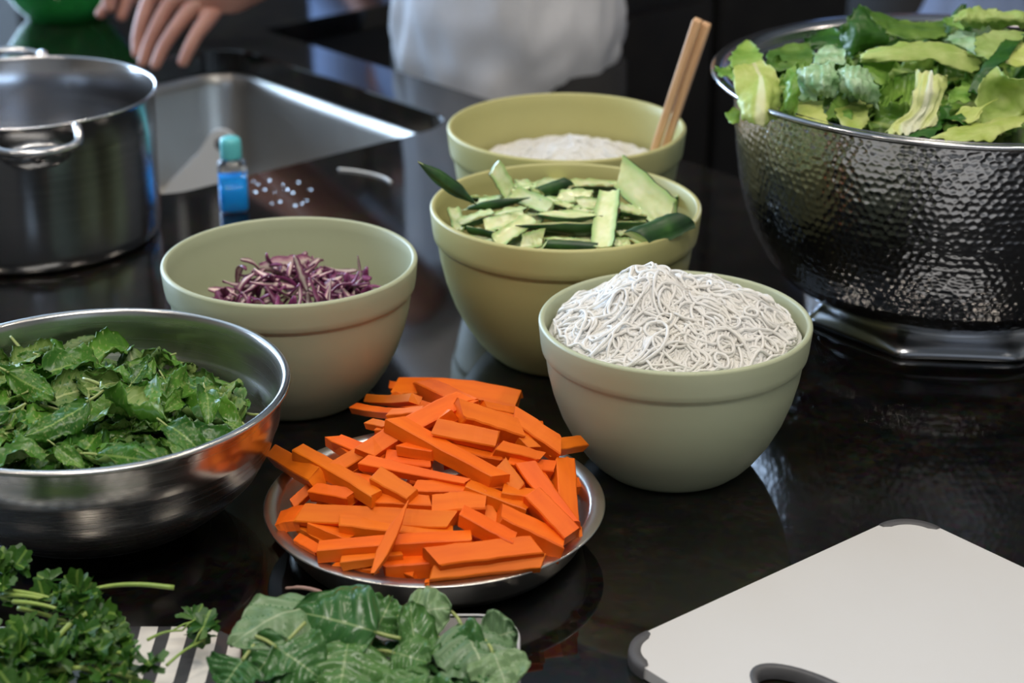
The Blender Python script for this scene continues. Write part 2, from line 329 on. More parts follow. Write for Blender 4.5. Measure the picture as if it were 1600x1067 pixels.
bmesh.ops.translate(bm, verts=[g for g in ret['geom'] if isinstance(g, bmesh.types.BMVert)], vec=(0, 0, -.03))
bmesh.ops.recalc_face_normals(bm, faces=bm.faces[:])
rim = [e for e in bm.edges if all(abs(v.co.z) < 1e-5 for v in e.verts) and any(abs(f.normal.z) < .5 for f in e.link_faces)]
bmesh.ops.bevel(bm, geom=rim, offset=.0018, segments=1, affect='EDGES')
me = bpy.data.meshes.new('countertop'); bm.to_mesh(me); bm.free(); me.materials.append(M_granite)
ct = bpy.data.objects.new('countertop', me); COL.objects.link(ct)
tag(ct, 'polished black granite worktop with a sink cut into it, under all the bowls', 'countertop')
# base cabinet of the island
def prism(name, pts, z0, z1, m, parent=None):
    return loops_obj(name, [[(p.x, p.y, z0) for p in pts], [(p.x, p.y, z1) for p in pts]], m, parent=parent, smooth=False)
base = empty('island_cabinet', AB(0, 0, FLOOR)); tag(base, 'black island cabinet carrying the granite worktop', 'cabinet')
bpts = [AB(a, b) - base.location for a, b in ((-.03, -.56), (.0, -.56), (1.80, -.56), (1.80, -1.24), (-.62, -1.24), (-.62, .92), (-.03, .92))]
prism('body', [Vector((p.x, p.y, 0)) for p in bpts], 0, .888, M_cab, base)
back = [AB(a, b) - base.location for a, b in ((.0, -.03), (1.80, -.03), (1.80, -.05), (.0, -.05))]
prism('back_panel', [Vector((p.x, p.y, 0)) for p in back], .1, .888, M_cab, base)
for k in range(2):
    d = box('door', (.02, .44, .74), AB(-.018, .24+k*.45, .45) - O0, M_cab, base, .003, ANG); box('door_handle', (.025, .012, .16), (.02, -.17, .2), M_handle, d, .003)
# sink
sk = empty('sink', AB((SA0+SA1)/2, (SB0+SB1)/2, -.03)); tag(sk, 'square stainless steel sink set below the black worktop', 'sink')
sloops = [sink_loop(.02, -.031), sink_loop(.004, -.031), sink_loop(.0, -.034), sink_loop(-.003, -.05), sink_loop(-.008, -.15), sink_loop(-.016, -.172), sink_loop(-.035, -.186), sink_loop(-.07, -.19)]
ol = [sink_loop(-.07, -.193), sink_loop(-.03, -.189), sink_loop(-.01, -.176), sink_loop(.0, -.15), sink_loop(.006, -.036), sink_loop(.02, -.034)]
sloops = [[p - sk.location for p in l] for l in ol + sloops]
loops_obj('basin', sloops, M_sink, parent=sk)
dl = AB(.28, -.29, -.189) - sk.location
lathe('drain', [(.0, .0), (.02, .0), (.022, .002), (.042, .003), (.045, 0)], M_pot_steel, 32, sk, dl)
# white paddle-shaped utensil standing in the sink
pb = empty('plastic_paddle', aty(296, 330, 2.05)); tag(pb, 'white plastic paddle with a hole in its rounded handle, standing in the sink', 'utensil')
p0 = at(286, 330, -.12); p1 = at(348, 222, -.035); ax = (p1-p0); ln = ax.length; ax.normalize(); nrm = (Vector((0, 0, CAM_H))-p0).normalized(); sd = ax.cross(nrm).normalized(); nrm = sd.cross(ax)
outl = [(-.032, -.02), (.032, -.02), (.030, ln*.25), (.018, ln*.75)] + [(.017*math.cos(a), ln+.017*math.sin(a)*.9) for a in np.linspace(0, PI, 10)] + [(-.018, ln*.75), (-.030, ln*.25)]
pc = pb.location
loops_obj('blade', [[p0+sd*x+ax*y-nrm*.003-pc for x, y in outl], [p0+sd*x+ax*y+nrm*.003-pc for x, y in outl]], M_white_plastic, parent=pb, smooth=False)
ring = [p0+ax*(ln-.002)+nrm*.003+(sd*math.cos(a)+ax*math.sin(a))*.008-pc for a in np.linspace(0, 2*PI, 17)[:-1]]
loops_obj('hang_hole', [[p+nrm*.0006 for p in ring], [pc*0+(sum(ring, Vector())/16)+(p-sum(ring, Vector())/16)*.9+nrm*.0012 for p in ring]], M_grip, parent=pb)

# ------------------------------------------------------------------ bowls
GREEN = [(1, 1), (.93, .992), (.86, .984), (.82, .976), (.805, .966), (.798, .952), (.78, .948), (.66, .928), (.52, .89), (.37, .83), (.23, .75), (.12, .665), (.05, .595), (.02, .555), (.0, .53)]
def green_bowl(loc, R, h, m, label, group='pale green mixing bowls'):
    out = [(R*r, h*z) for z, r in reversed(GREEN)]; t = .0045
    rim_ = [(R - t*.5 + t*.5*math.cos(a), h + t*.5*math.sin(a)) for a in np.linspace(.3, PI-.3, 7)]
    inn = [(R*r - t - (.0 if z > .8 else -.0012), max(h*z, .006)) for z, r in GREEN if z < .97 and not .78 < z < .84] + [(.0, .006)]
    o = lathe('mixing_bowl', [(R*.5, .0015), (R*.48, .003)][:0] + [(.0, .002), (R*.47, .002), (R*.50, 0)] + out + rim_ + inn, m, 128, None, loc)
    return tag(o, label, 'bowl', group)
B_NOO = (.1143, 1.2362, 0); B_CAB = (-.1683, 1.3532, 0); B_CUC = (.0426, 1.4389, 0); B_BACK = (.0490, 1.6575, 0)
R_NOO, H_NOO, R_CAB, H_CAB, R_CUC, H_CUC, R_BACK, H_BACK = .0958, .1091, .0967, .1099, .1079, .1240, .1076, .1238
green_bowl(B_NOO, R_NOO, H_NOO, M_green_bowl, 'pale green mixing bowl heaped with white noodles, right of the carrots')
green_bowl(B_CAB, R_CAB, H_CAB, M_green_bowl, 'pale green mixing bowl holding shredded purple cabbage')
green_bowl(B_CUC, R_CUC, H_CUC, M_yellow_bowl, 'yellow-green mixing bowl full of cucumber strips')
green_bowl(B_BACK, R_BACK, H_BACK, M_yellow_bowl, 'yellow-green mixing bowl at the back with chopsticks standing in it')

def steel_bowl(name, loc, R, h, prof, t, m, label, lip=.003):
    out = [(R*r, h*z) for z, r in reversed(prof)]
    rim_ = [(R*prof[0][1] + lip*.3 + lip*math.cos(a), h + lip*.7*math.sin(a)) for a in np.linspace(-1.3, PI, 9)]
    inn = [(R*r - t, max(h*z, t)) for z, r in prof[1:]] + [(0, t)]
    return tag(lathe(name, [(0, 0)] + out + rim_ + inn, m, 128, None, loc), label, 'bowl')
MB = (-.2788, 1.1478, 0); MB_R, MB_H = .1285, .100
steel_bowl('steel_bowl', MB, MB_R, MB_H, [(1, 1), (.97, .985), (.85, .975), (.715, .962), (.70, .952), (.55, .915), (.40, .85), (.27, .755), (.15, .64), (.06, .51), (.02, .44), (0, .41)], .0012, M_bowl_steel, 'shiny stainless steel bowl filled with mint leaves')
# carrot pan: flat-lipped round tin
PAN = (-.0509, 1.1165, 0); PAN_R, PAN_H = .1124, .030
pr = [(0, 0), (.085, 0), (.093, .003), (.0985, .010), (.102, PAN_H-.003), (.1035, PAN_H-.0005), (.1115, PAN_H-.0012), (PAN_R, PAN_H-.0004), (PAN_R, PAN_H+.0004), (.1115, PAN_H+.0008), (.1035, PAN_H+.0012), (.1012, PAN_H-.001), (.0972, .011), (.092, .0045), (.085, .0016), (0, .0016)]
tag(lathe('round_cake_pan', pr, M_pan_steel, 128, None, PAN), 'shallow round metal pan with a flat lip, piled with carrot sticks', 'pan')

# stock pot
POT = Vector((-.456, 1.717, 0)); PR, PH = .1245, .140
pot = empty('stock_pot', POT); tag(pot, 'tall stainless steel stock pot with loop handles beside the sink', 'pot')
pr = [(0, .002), (.105, .002), (.110, 0), (.116, .002), (.1195, .007), (.1205, .016), (.1212, .05), (.1225, .11), (PR-.001, PH-.004), (PR+.0012, PH-.001), (PR+.0018, PH+.0005), (PR+.001, PH+.0018), (PR-.0008, PH+.0018), (PR-.0018, PH), (.1212, .11), (.1198, .05), (.119, .016), (.114, .006), (0, .005)]
lathe('pot_body', pr, M_pot_steel, 128, pot)
def pot_handle(ang, lift=0.):
    u = Vector((math.cos(ang), math.sin(ang), 0)); s = Vector((-math.sin(ang), math.cos(ang), 0)); z = .129
    P = lambda du, ds, dz: u*(PR+du) + s*ds + Vector((0, 0, z+dz+lift*max(0, du)/.035))
    h = tube('handle', spline([P(-.0015, -.034, .006), P(.006, -.036, .010), P(.020, -.034, .001), P(.031, -.02, -.001), P(.035, 0, -.001), P(.031, .02, -.001), P(.020, .034, .001), P(.006, .036, .010), P(-.0015, .034, .006)], 5), .0042, M_pot_steel, 10, pot)
    ringp = []
    pl = []
    for rr, dd in ((1.0, .0), (1.0, .003), (.8, .005)):
        pl.append([])
        for k in range(24):
            a = 2*PI*k/24; ds = .030*math.cos(a)*rr; dz = .0125*math.sin(a)*rr
            th = ds/PR; q = (u*math.cos(th)+s*math.sin(th))*(PR-.0025+dd); pl[-1].append(q + Vector((0, 0, z-.014+dz)))
    mp_ = loops_obj('mount_plate', pl, M_pot_steel, False, True, parent=pot)
    q = u*(PR+.0022) + Vector((0, 0, z-.014)); v, f = tube_geo([q, q+u*.003], .006, 14); mesh_obj('rivet', v, f, M_pot_steel, True, mp_)
pot_handle(math.radians(-71)); pot_handle(math.radians(109), .012)

# hammered footed pot
HP = Vector((.372, 1.532, 0)); HR, HH = .206, .2055
hp = empty('hammered_bowl', HP); tag(hp, 'large hammered metal footed bowl full of lettuce', 'bowl')
hprof = [(1.0, .915), (.85, .908), (.70, .893), (.56, .874), (.44, .844), (.34, .806), (.23, .745), (.165, .68), (.125, .61), (.105, .55)]
NZ = 200
zs_ = np.concatenate([np.linspace(.105, .25, 50, endpoint=False), np.linspace(.25, 1.0, NZ-50)])
rs_ = np.interp(zs_, [p[0] for p in reversed(hprof)], [p[1] for p in reversed(hprof)])*HR
ker = np.ones(15)/15; rp = np.concatenate([np.full(7, rs_[0]), rs_, np.full(7, rs_[-1])]); rs_ = np.convolve(rp, ker, 'valid')
na, CE, nd = 912, .0066, 170
verts = np.zeros((NZ, na, 3)); arc = np.concatenate([[0], np.cumsum(np.hypot(np.diff(rs_), np.diff(zs_*HH)))])
th = np.linspace(0, 2*PI, na, endpoint=False); rngh = np.random.default_rng(5)
row = arc/(CE*.86); ri = np.floor(row).astype(int); jit = rngh.uniform(-.2, .2, (80, nd, 2)); dpt = rngh.uniform(.6, 1.3, (80, nd))
dep = np.zeros((NZ, na))
for i in range(NZ):
    best = np.full(na, 9.); bd = np.ones(na)
    for k in (-1, 0, 1, 2):
        rr = ri[i]+k; u = th/(2*PI)*nd - (.5 if rr % 2 else 0)
        for dj in (0, 1):
            cj = np.floor(u).astype(int)+dj; jj = jit[rr % 80, cj % nd]
            d2 = ((u-cj-jj[:, 0])*rs_[i]*2*PI/nd)**2 + ((row[i]-rr-jj[:, 1])*CE*.86)**2; nb = d2 < best; best = np.where(nb, d2, best); bd = np.where(nb, dpt[rr % 80, cj % nd], bd)
    dep[i] = np.clip(1-best/(CE*.6)**2, 0, 1)*bd
fade = np.clip((zs_-.12)/.05, 0, 1)*np.clip((.985-zs_)/.03, 0, 1)
rr_ = rs_[:, None] - .0006*dep*fade[:, None]
verts[..., 0] = rr_*np.cos(th); verts[..., 1] = rr_*np.sin(th); verts[..., 2] = (zs_*HH)[:, None]
idx = np.arange(NZ*na).reshape(NZ, na); q = np.stack([idx[:-1], np.roll(idx, -1, 1)[:-1], np.roll(idx, -1, 1)[1:], idx[1:]], -1).reshape(-1, 4)
mesh_obj('hammered_body', verts.reshape(-1, 3), q.tolist(), M_hammer, True, hp)
lathe('rim', [(HR*.905, HH*.965), (HR*.917, HH*.97), (HR*.925, HH*.985), (HR*.965, HH-.001), (HR-.001, HH-.0016), (HR+.0016, HH+.001), (HR-.0005, HH+.0032), (HR*.965, HH+.002), (HR*.925, HH-.002), (HR*.905, HH-.010), (HR*.89, HH*.80), (HR*.85, HH*.5), (HR*.72, HH*.26), (HR*.5, HH*.16), (0, HH*.15)], M_hammer, 144, hp)
def scallop(a, z):
    k = abs(((a*8/(2*PI)+.62) % 1)-.5)*2
    return 1 + .085*(k**2.2)*max(0, 1-z/.028)
lathe('foot', [(.0, .010), (.09, .010), (.116, .0), (.119, .002), (.118, .006), (.112, .013), (.107, .018), (.108, .022), (.114, .026), (.10, .027), (0, .027)], M_hammer, 160, hp, None, scallop)

# green glass bowl at the far left
gb = Vector((-.616, 2.60, 0))
lathe_o = lathe('glass_bowl', [(0, 0), (.046, 0), (.052, .002), (.066, .018), (.085, .045), (.10, .08), (.112, .13), (.1135, .132), (.111, .132), (.097, .082), (.081, .048), (.062, .022), (.045, .007), (0, .006)], M_gglass, 64, None, gb)
tag(lathe_o, 'bright green glass bowl on the worktop behind the stock pot', 'bowl')

# ------------------------------------------------------------------ small bottle
bt = empty('small_bottle', (-.2745, 1.787, 0), math.radians(12)); tag(bt, 'small bottle of blue liquid with a turquoise cap, beside the sink', 'bottle')
M_clear = mat('clear bottle plastic', (.90, .96, 1), .05, 0, Transmission_Weight=1.0, IOR=1.2); noisecol(M_clear, 8, [(.3, (.90, .96, .99)), (.7, (.93, .97, 1))])
M_liq = mat('blue liquid', (.03, .30, .95), .15, 0, Transmission_Weight=.0, IOR=1.33); noisecol(M_liq, 12, [(.3, (.01, .33, 1.0)), (.7, (.02, .40, 1.0))])
M_cap = mat('turquoise cap', (.06, .50, .58), .35); noisecol(M_cap, 15, [(.3, (.12, .56, .62)), (.7, (.15, .62, .68))])
def rr_loop(w, z, r): return [(x, y, z) for x, y in rrect(w, w*.82, r, 5)]
loops_obj('body', [rr_loop(.022, 0, .004), rr_loop(.0275, .003, .006), rr_loop(.028, .008, .006), rr_loop(.028, .046, .006), rr_loop(.026, .050, .0065), rr_loop(.018, .053, .007), rr_loop(.017, .058, .0065)], M_clear, parent=bt)
loops_obj('liquid', [rr_loop(.021, .0012, .004), rr_loop(.0262, .004, .0055), rr_loop(.0266, .036, .0055)], M_liq, parent=bt)
lathe('cap', [(0, .0535), (.0102, .0535), (.0106, .056), (.0104, .070), (.0095, .0735), (.007, .075), (0, .0752)], M_cap, 40, bt, None, lambda a, z: 1+.006*math.cos(a*20))

# chopsticks in the back bowl
def chop(pa, pb_, label):
    d = pb_-pa; ln = d.length; w0, w1 = .0032, .0043
    lo = []
    for t in (0, .02, .5, .985, 1.0):
        w = (w0+(w1-w0)*t)*(.8 if t in (0, 1.0) else 1); lo.append([(x, y, t*ln) for x, y in rrect(2*w, 2*w, w*.45, 3)])
    o = loops_obj('chopstick', lo, M_wood); o.location = pa; o.rotation_mode = 'QUATERNION'; o.rotation_quaternion = d.to_track_quat('Z', 'Y')
    return tag(o, label, 'chopstick', 'pair of chopsticks in the back bowl')
ta, tb = aty(1091, 30, 1.625), aty(1104, 36, 1.628); ba, bb_ = aty(1013, 262, 1.640), aty(1027, 268, 1.644)
chop(ba + (ba-ta)*.08, ta, 'left chopstick of the wooden pair standing in the back bowl'); chop(bb_ + (bb_-tb)*.08, tb, 'right chopstick of the wooden pair standing in the back bowl')

# ------------------------------------------------------------------ noodles
def mound_noodle(x, y):
    dx, dy = x-B_NOO[0], y-B_NOO[1]; d = math.hypot(dx, dy)
    g = lambda cx, cy, s, a: a*math.exp(-((dx-cx)**2+(dy-cy)**2)/(2*s*s))
    p = math.exp(-(((dx+.022)/.025)**4+((dy-.004)/.026)**4))
    return .091 + .037*max(0, 1-(d/.095)**2)**.8 + .013*p + .0035*noise.noise(Vector((x*55, y*55, 2.))) + .0022*noise.noise(Vector((x*120, y*120, 7.)))
def noodles(name, C, R, M, nst, npt, rad, seed, step=.0028, loops=1.0, lift=.004, under=-.0007, label='', rmax=.96):
    rng = random.Random(seed); V = []; Fc = []
    # body of the heap under the strands
    nr, nt = 26, 72; b = 0
    for i in range(nr+1):
        for k in range(nt):
            r = R*i/nr; a = 2*PI*k/nt; x, y = C[0]+r*math.cos(a), C[1]+r*math.sin(a); V.append((x, y, M(x, y)-under))
    for i in range(nr):
        for k in range(nt): Fc.append((i*nt+k, i*nt+(k+1) % nt, (i+1)*nt+(k+1) % nt, (i+1)*nt+k))
    for s in range(nst):
        r = R*rmax*math.sqrt(rng.random()); a = rng.uniform(0, 2*PI); x, y = C[0]+r*math.cos(a), C[1]+r*math.sin(a)
        hd = rng.uniform(0, 2*PI); kap = rng.uniform(-1, 1)*90*loops; pts = []; ph = rng.uniform(0, 6.28); lf = rng.random()**2*lift; n_ = int(npt*rng.uniform(.45, 1.2)); fq = rng.uniform(4, 11)
        for i in range(n_):
            kap += rng.gauss(0, 22)*loops; kap = max(-230*loops, min(230*loops, kap)); hd += kap*step
            nx, ny = x+math.cos(hd)*step, y+math.sin(hd)*step
            if math.hypot(nx-C[0], ny-C[1]) > R*rmax:
                hd += .9; continue
            x, y = nx, ny; u = i/n_; pts.append((x, y, M(x, y) + rad*.2 + lf*(.5+.5*math.sin(ph+u*fq)) - .0035*(1-math.sin(PI*u))))
        if len(pts) < 6: continue
        v, f = tube_geo(pts, rad*rng.uniform(.85, 1.1), 6); o_ = len(V); V += v; Fc += [tuple(o_+q for q in fc) for fc in f]
    o = mesh_obj(name, V, Fc, M_noodle); tag(o, label, 'noodles', kind='stuff'); return o
noodles('rice_noodles', B_NOO, .0885, mound_noodle, 1150, 44, .00112, 3, label='heap of thin white rice noodles piled above the front green bowl', lift=.007)
def mound_back(x, y):
    dx, dy = x-B_BACK[0], y-B_BACK[1]; return .081 + .023*math.exp(-((dx-.008)**2+(dy-.015)**2)/(2*.042**2)) + .004*noise.noise(Vector((x*60, y*60, 1.))) + .002*noise.noise(Vector((x*140, y*140, 4.)))
noodles('rice_noodles', B_BACK, .0905, mound_back, 620, 24, .00105, 9, lift=.003, label='low mound of white noodles in the back bowl with chopsticks', rmax=.98)
so = tube('loose_noodle', spline([at(529, 264, .0012), at(552, 266, .0013), at(580, 271, .0012), at(600, 277, .0012), at(611, 284, .0012)], 6), [.0012]*25, M_noodle, 8)
tag(so, 'single loose noodle lying on the worktop near the sink', 'noodle')

# ------------------------------------------------------------------ carrots
def stick_mesh(Ln, W, T, taper=1.0, bend=0., seed=0, cut=.0, point=False):
    rng = random.Random(seed); v = []; n = 9; f = []
    W0, T0 = W, T
    for i in range(n):
        t = i/(n-1); k = 1 + (taper-1)*t
        if point: k *= max(.06, min(1, (1-t)*2.2))*(max(.25, min(1, t*3+.3)))
        w = W0*k/2*(1+rng.uniform(-.025, .025)); h = T0*(1+(k-1)*.7)/2*(1+rng.uniform(-.025, .025)); y = (t-.5)*Ln; z = bend*Ln*(1-(2*t-1)**2); sk = rng.uniform(-.025, .025)*W
        c = .12
        for sx, sz in ((-1+c, -1), (1-c, -1), (1, -1+c), (1, 1-c), (1-c, 1), (-1+c, 1), (-1, 1-c), (-1, -1+c)):
            yy = y + (cut*sx*W*.5 if i in (0, n-1) else 0) + (rng.uniform(-.0012, .0012) if i in (0, n-1) else 0)
            v.append((sx*w+sk, yy, z+sz*h))
    for i in range(n-1):
        for k in range(8): f.append((i*8+k, (i+1)*8+k, (i+1)*8+(k+1) % 8, i*8+(k+1) % 8))
    f.append(tuple(range(8))); f.append(tuple((n-1)*8+k for k in reversed(range(8))))
    return v, f
def lay(o, pa, pb_, up):
    y = (pb_-pa).normalized(); z = (up - y*up.dot(y)).normalized(); x = y.cross(z)
    o.matrix_world = Matrix.Translation((pa+pb_)/2) @ Matrix((x, y, z)).transposed().to_4x4(); return o
APEX = (-.047, 1.165)
def mound_carrot(x, y):
    d = math.hypot(x-APEX[0], (y-APEX[1])*(.95 if y < APEX[1] else 1.6)); return .026 + .064*max(0, 1-d/.125)**.95
def cpx(x, y): return 400 + x*.35623, 570 + y*.35623
CG = 'carrot sticks heaped in the round pan'; COM = 'orange carrot stick overlapped by others within the heap in the round pan'
CARROTS = [  # x0,y0,x1,y1,width,layer,kind,label (zoomed picture coordinates)
 (612,105,1150,165,92,2,'b','broad curved carrot slab lying across the very top of the heap'),
 (735,100,935,195,85,3,'','thick carrot block pointing up from the top of the heap'),
 (598,155,840,240,60,3,'',None),(500,152,700,150,38,0,'',None),(432,190,690,215,40,1,'','thin carrot stick jutting out leftmost near the top of the heap'),
 (590,228,730,215,52,1,'',None),(478,392,925,150,74,4,'b','long arched carrot piece bending over the upper left of the heap'),
 (612,262,1068,512,78,6,'','longest thick carrot stick slanting down across the middle of the heap'),
 (882,215,1145,300,88,3,'','wide carrot slab under the top slab, slanting right'),(780,290,1055,345,76,4,'',None),(860,370,1075,420,72,1,'',None),
 (650,365,795,390,62,3,'','short carrot chunk with cut end facing right, framed by longer sticks'),(575,412,770,440,60,1,'',None),(475,428,925,520,56,5,'t',None),
 (920,540,1195,645,64,4,'',None),(690,548,925,550,66,3,'',None),(530,500,690,590,80,5,'','wedge-shaped carrot chunk with a triangular end in mid heap'),
 (430,515,630,560,62,2,'',None),(186,388,530,590,72,6,'','thick carrot stick poking up over the left rim, right one of two'),
 (85,398,275,505,62,5,'','carrot stick overhanging the left rim of the pan'),(350,462,620,300,60,2,'',None),(255,555,430,585,56,4,'',None),(515,598,770,612,66,4,'',None),
 (165,615,262,522,42,1,'',None),(205,662,862,692,78,5,'','long horizontal carrot stick across the lower heap, above the needle'),
 (112,690,205,672,110,3,'b','rounded carrot slice standing at the far left of the pan'),(190,705,312,785,46,2,'',None),(245,705,415,778,62,3,'',None),
 (182,770,278,825,50,3,'',None),(372,708,865,765,72,4,'',None),(272,822,945,775,72,6,'','long straight carrot stick along the front left of the pan'),
 (512,915,668,600,44,8,'p','needle-thin pointed carrot sliver standing across the front of the heap'),(375,872,640,840,46,5,'t',None),(560,885,790,868,98,3,'',None),
 (768,862,1227,808,86,7,'','thick flat carrot stick nearest the front rim'),(765,920,1255,868,56,5,'','thin carrot strip lying right behind the front rim'),
 (900,660,1120,780,68,7,'','short square-ended carrot stick with pale rounded tip, front right'),(770,640,1005,622,92,3,'',None),(1005,640,1055,725,60,2,'',None),
 (1080,572,1218,590,80,4,'',None),(1075,445,1160,560,60,4,'',None),(1058,365,1245,412,56,4,'',None),(1105,430,1300,462,60,2,'',None),
 (1185,450,1372,705,76,4,'','long carrot stick sloping steeply down the right of the heap'),(1130,242,1325,372,78,5,'','broad carrot stick on the upper right shoulder of the heap'),
 (1165,258,1250,268,36,1,'',None),(1290,365,1430,345,56,5,'','carrot tip pointing right over the pan rim toward the noodle bowl'),(1148,310,1215,372,46,3,'',None),
 (1345,430,1362,715,82,2,'','wide carrot slab leaning upright against the right rim'),(1210,580,1380,758,74,7,'',None),(1345,722,1420,745,46,2,'',None),
 (1060,670,1335,800,82,5,'',None),(925,770,1025,795,42,2,'',None),(350,882,520,905,40,2,'',None),(500,258,580,275,38,2,'',None),(535,292,620,290,36,1,'',None),
 (590,95,660,105,36,0,'',None),(990,190,1132,218,46,1,'',None),(1050,232,1145,255,50,1,'',None),(800,230,960,285,42,1,'',None),(1240,480,1290,560,40,1,'',None),(620,890,700,925,40,2,'',None),
]
CLAB = {(598,155): 'carrot stick under the pointing block at the top, cut square at its left end', (500,152): 'short carrot end peeking out left below the top slab', (590,228): 'small carrot chunk below the upper left tips',
 (780,290): 'wide carrot stick with ragged lower edge in the upper middle', (860,370): 'shaded carrot stick directly under the ragged-edged one', (575,412): 'shaded carrot piece below the short framed chunk', (475,428): 'long tapering carrot stick running right below the arched piece',
 (920,540): 'blunt carrot stick right of centre, sloping down to the right', (690,548): 'level carrot stick just under the long tapering one', (430,515): 'carrot piece left of the wedge-shaped chunk', (350,462): 'carrot stick rising from the left rim under the arched piece',
 (255,555): 'short blunt carrot stick under the overhanging left sticks', (515,598): 'carrot stick below the wedge chunk, cut square at right', (165,615): 'thin carrot piece leaning on the inner left wall of the pan', (190,705): 'thin carrot sliver at the lower left of the heap',
 (245,705): 'flat carrot piece below the left end of the long horizontal stick', (182,770): 'short carrot end at the lower left rim', (372,708): 'carrot stick behind the needle, between two long ones', (375,872): 'tapered carrot tip at the front, left of the needle',
 (560,885): 'broad carrot block behind the front rim, right of the needle', (770,640): 'broad carrot block in the centre right', (1005,640): 'short shaded carrot piece beside the broad centre block', (1080,572): 'squarish carrot chunk right of centre',
 (1075,445): 'steep carrot piece right of the longest slanting stick', (1058,365): 'slim carrot stick at the upper right, below the wide slab', (1105,430): 'carrot stick under the slim upper right one', (1165,258): 'small carrot stub on the upper right edge of the heap',
 (1148,310): 'small carrot piece under the right shoulder stick', (1210,580): 'thick carrot stick pointing down to the lower right rim', (1345,722): 'carrot end against the lower right wall of the pan', (1060,670): 'wide carrot slab at the lower right, under the steep sticks',
 (500,258): 'small carrot chunk poking out left under the thin jutting stick'}
rngc = random.Random(11)
def carrot(pa, pb_, w, up, kind, label, seed):
    Ln = (pb_-pa).length; T = w*rngc.uniform(.7, 1.0) if kind != 'b' else w*.42
    v, f = stick_mesh(Ln, w, T, {'t': .55}.get(kind, rngc.uniform(.82, 1.1)), .05 if kind == 'b' else rngc.uniform(-.012, .012), seed, rngc.uniform(-.6, .6), kind == 'p')
    o = mesh_obj('carrot_stick', v, f, M_carrot, False); lay(o, pa, pb_, up)
    return tag(o, label or COM, 'carrot', CG)
for i, (x0, y0, x1, y1, wd, ly, kd, lb) in enumerate(CARROTS):
    P0, P1 = on_mound(*cpx(x0, y0), mound_carrot), on_mound(*cpx(x1, y1), mound_carrot)
    dist = (P0+P1)/2 - Vector((0, 0, CAM_H)); k = dist.length
    if kd == 'p': P0 = toward(P0, .004); P1 = toward(P1, .004)
    off = .0035*ly
    P0, P1 = toward(P0, off), toward(P1, off)
    # keep stick lengths believable where the slope stretches them in depth
    wm = wd*.35623*k/F_PX*1.16
    up = Vector((rngc.uniform(-.45, .45), -.25+rngc.uniform(-.45, .3), .9))
    carrot(P0, P1, wm, up, kd, lb or CLAB.get((x0, y0)), i)
for i in range(48):   # sticks lower in the heap
    a = rngc.uniform(0, 2*PI); r = .072*math.sqrt(rngc.random()); x, y = PAN[0]+r*math.cos(a), PAN[1]+.012+r*math.sin(a); hd = rngc.uniform(-.9, .9)
    z = .010 + (mound_carrot(x, y)-.022)*rngc.uniform(.45, .92); ln = rngc.uniform(.022, .034); d = Vector((math.cos(hd), math.sin(hd), rngc.uniform(-.15, .15)))
    rl = math.hypot(x-PAN[0], y-PAN[1])
    c = Vector((x, y, max(z, .012)))
    carrot(c-d*ln, c+d*ln, rngc.uniform(.009, .012), Vector((rngc.uniform(-.3, .3), rngc.uniform(-.5, .2), 1)), '', None, 200+i)
v, f = stick_mesh(.004, .003, .0022, .8, 0, 77); o = mesh_obj('carrot_crumb', v, f, M_carrot, False); o.location = (-.0515, 1.1165-.1085, PAN_H+.002); tag(o, 'tiny carrot crumb stuck on the front lip of the pan', 'carrot')

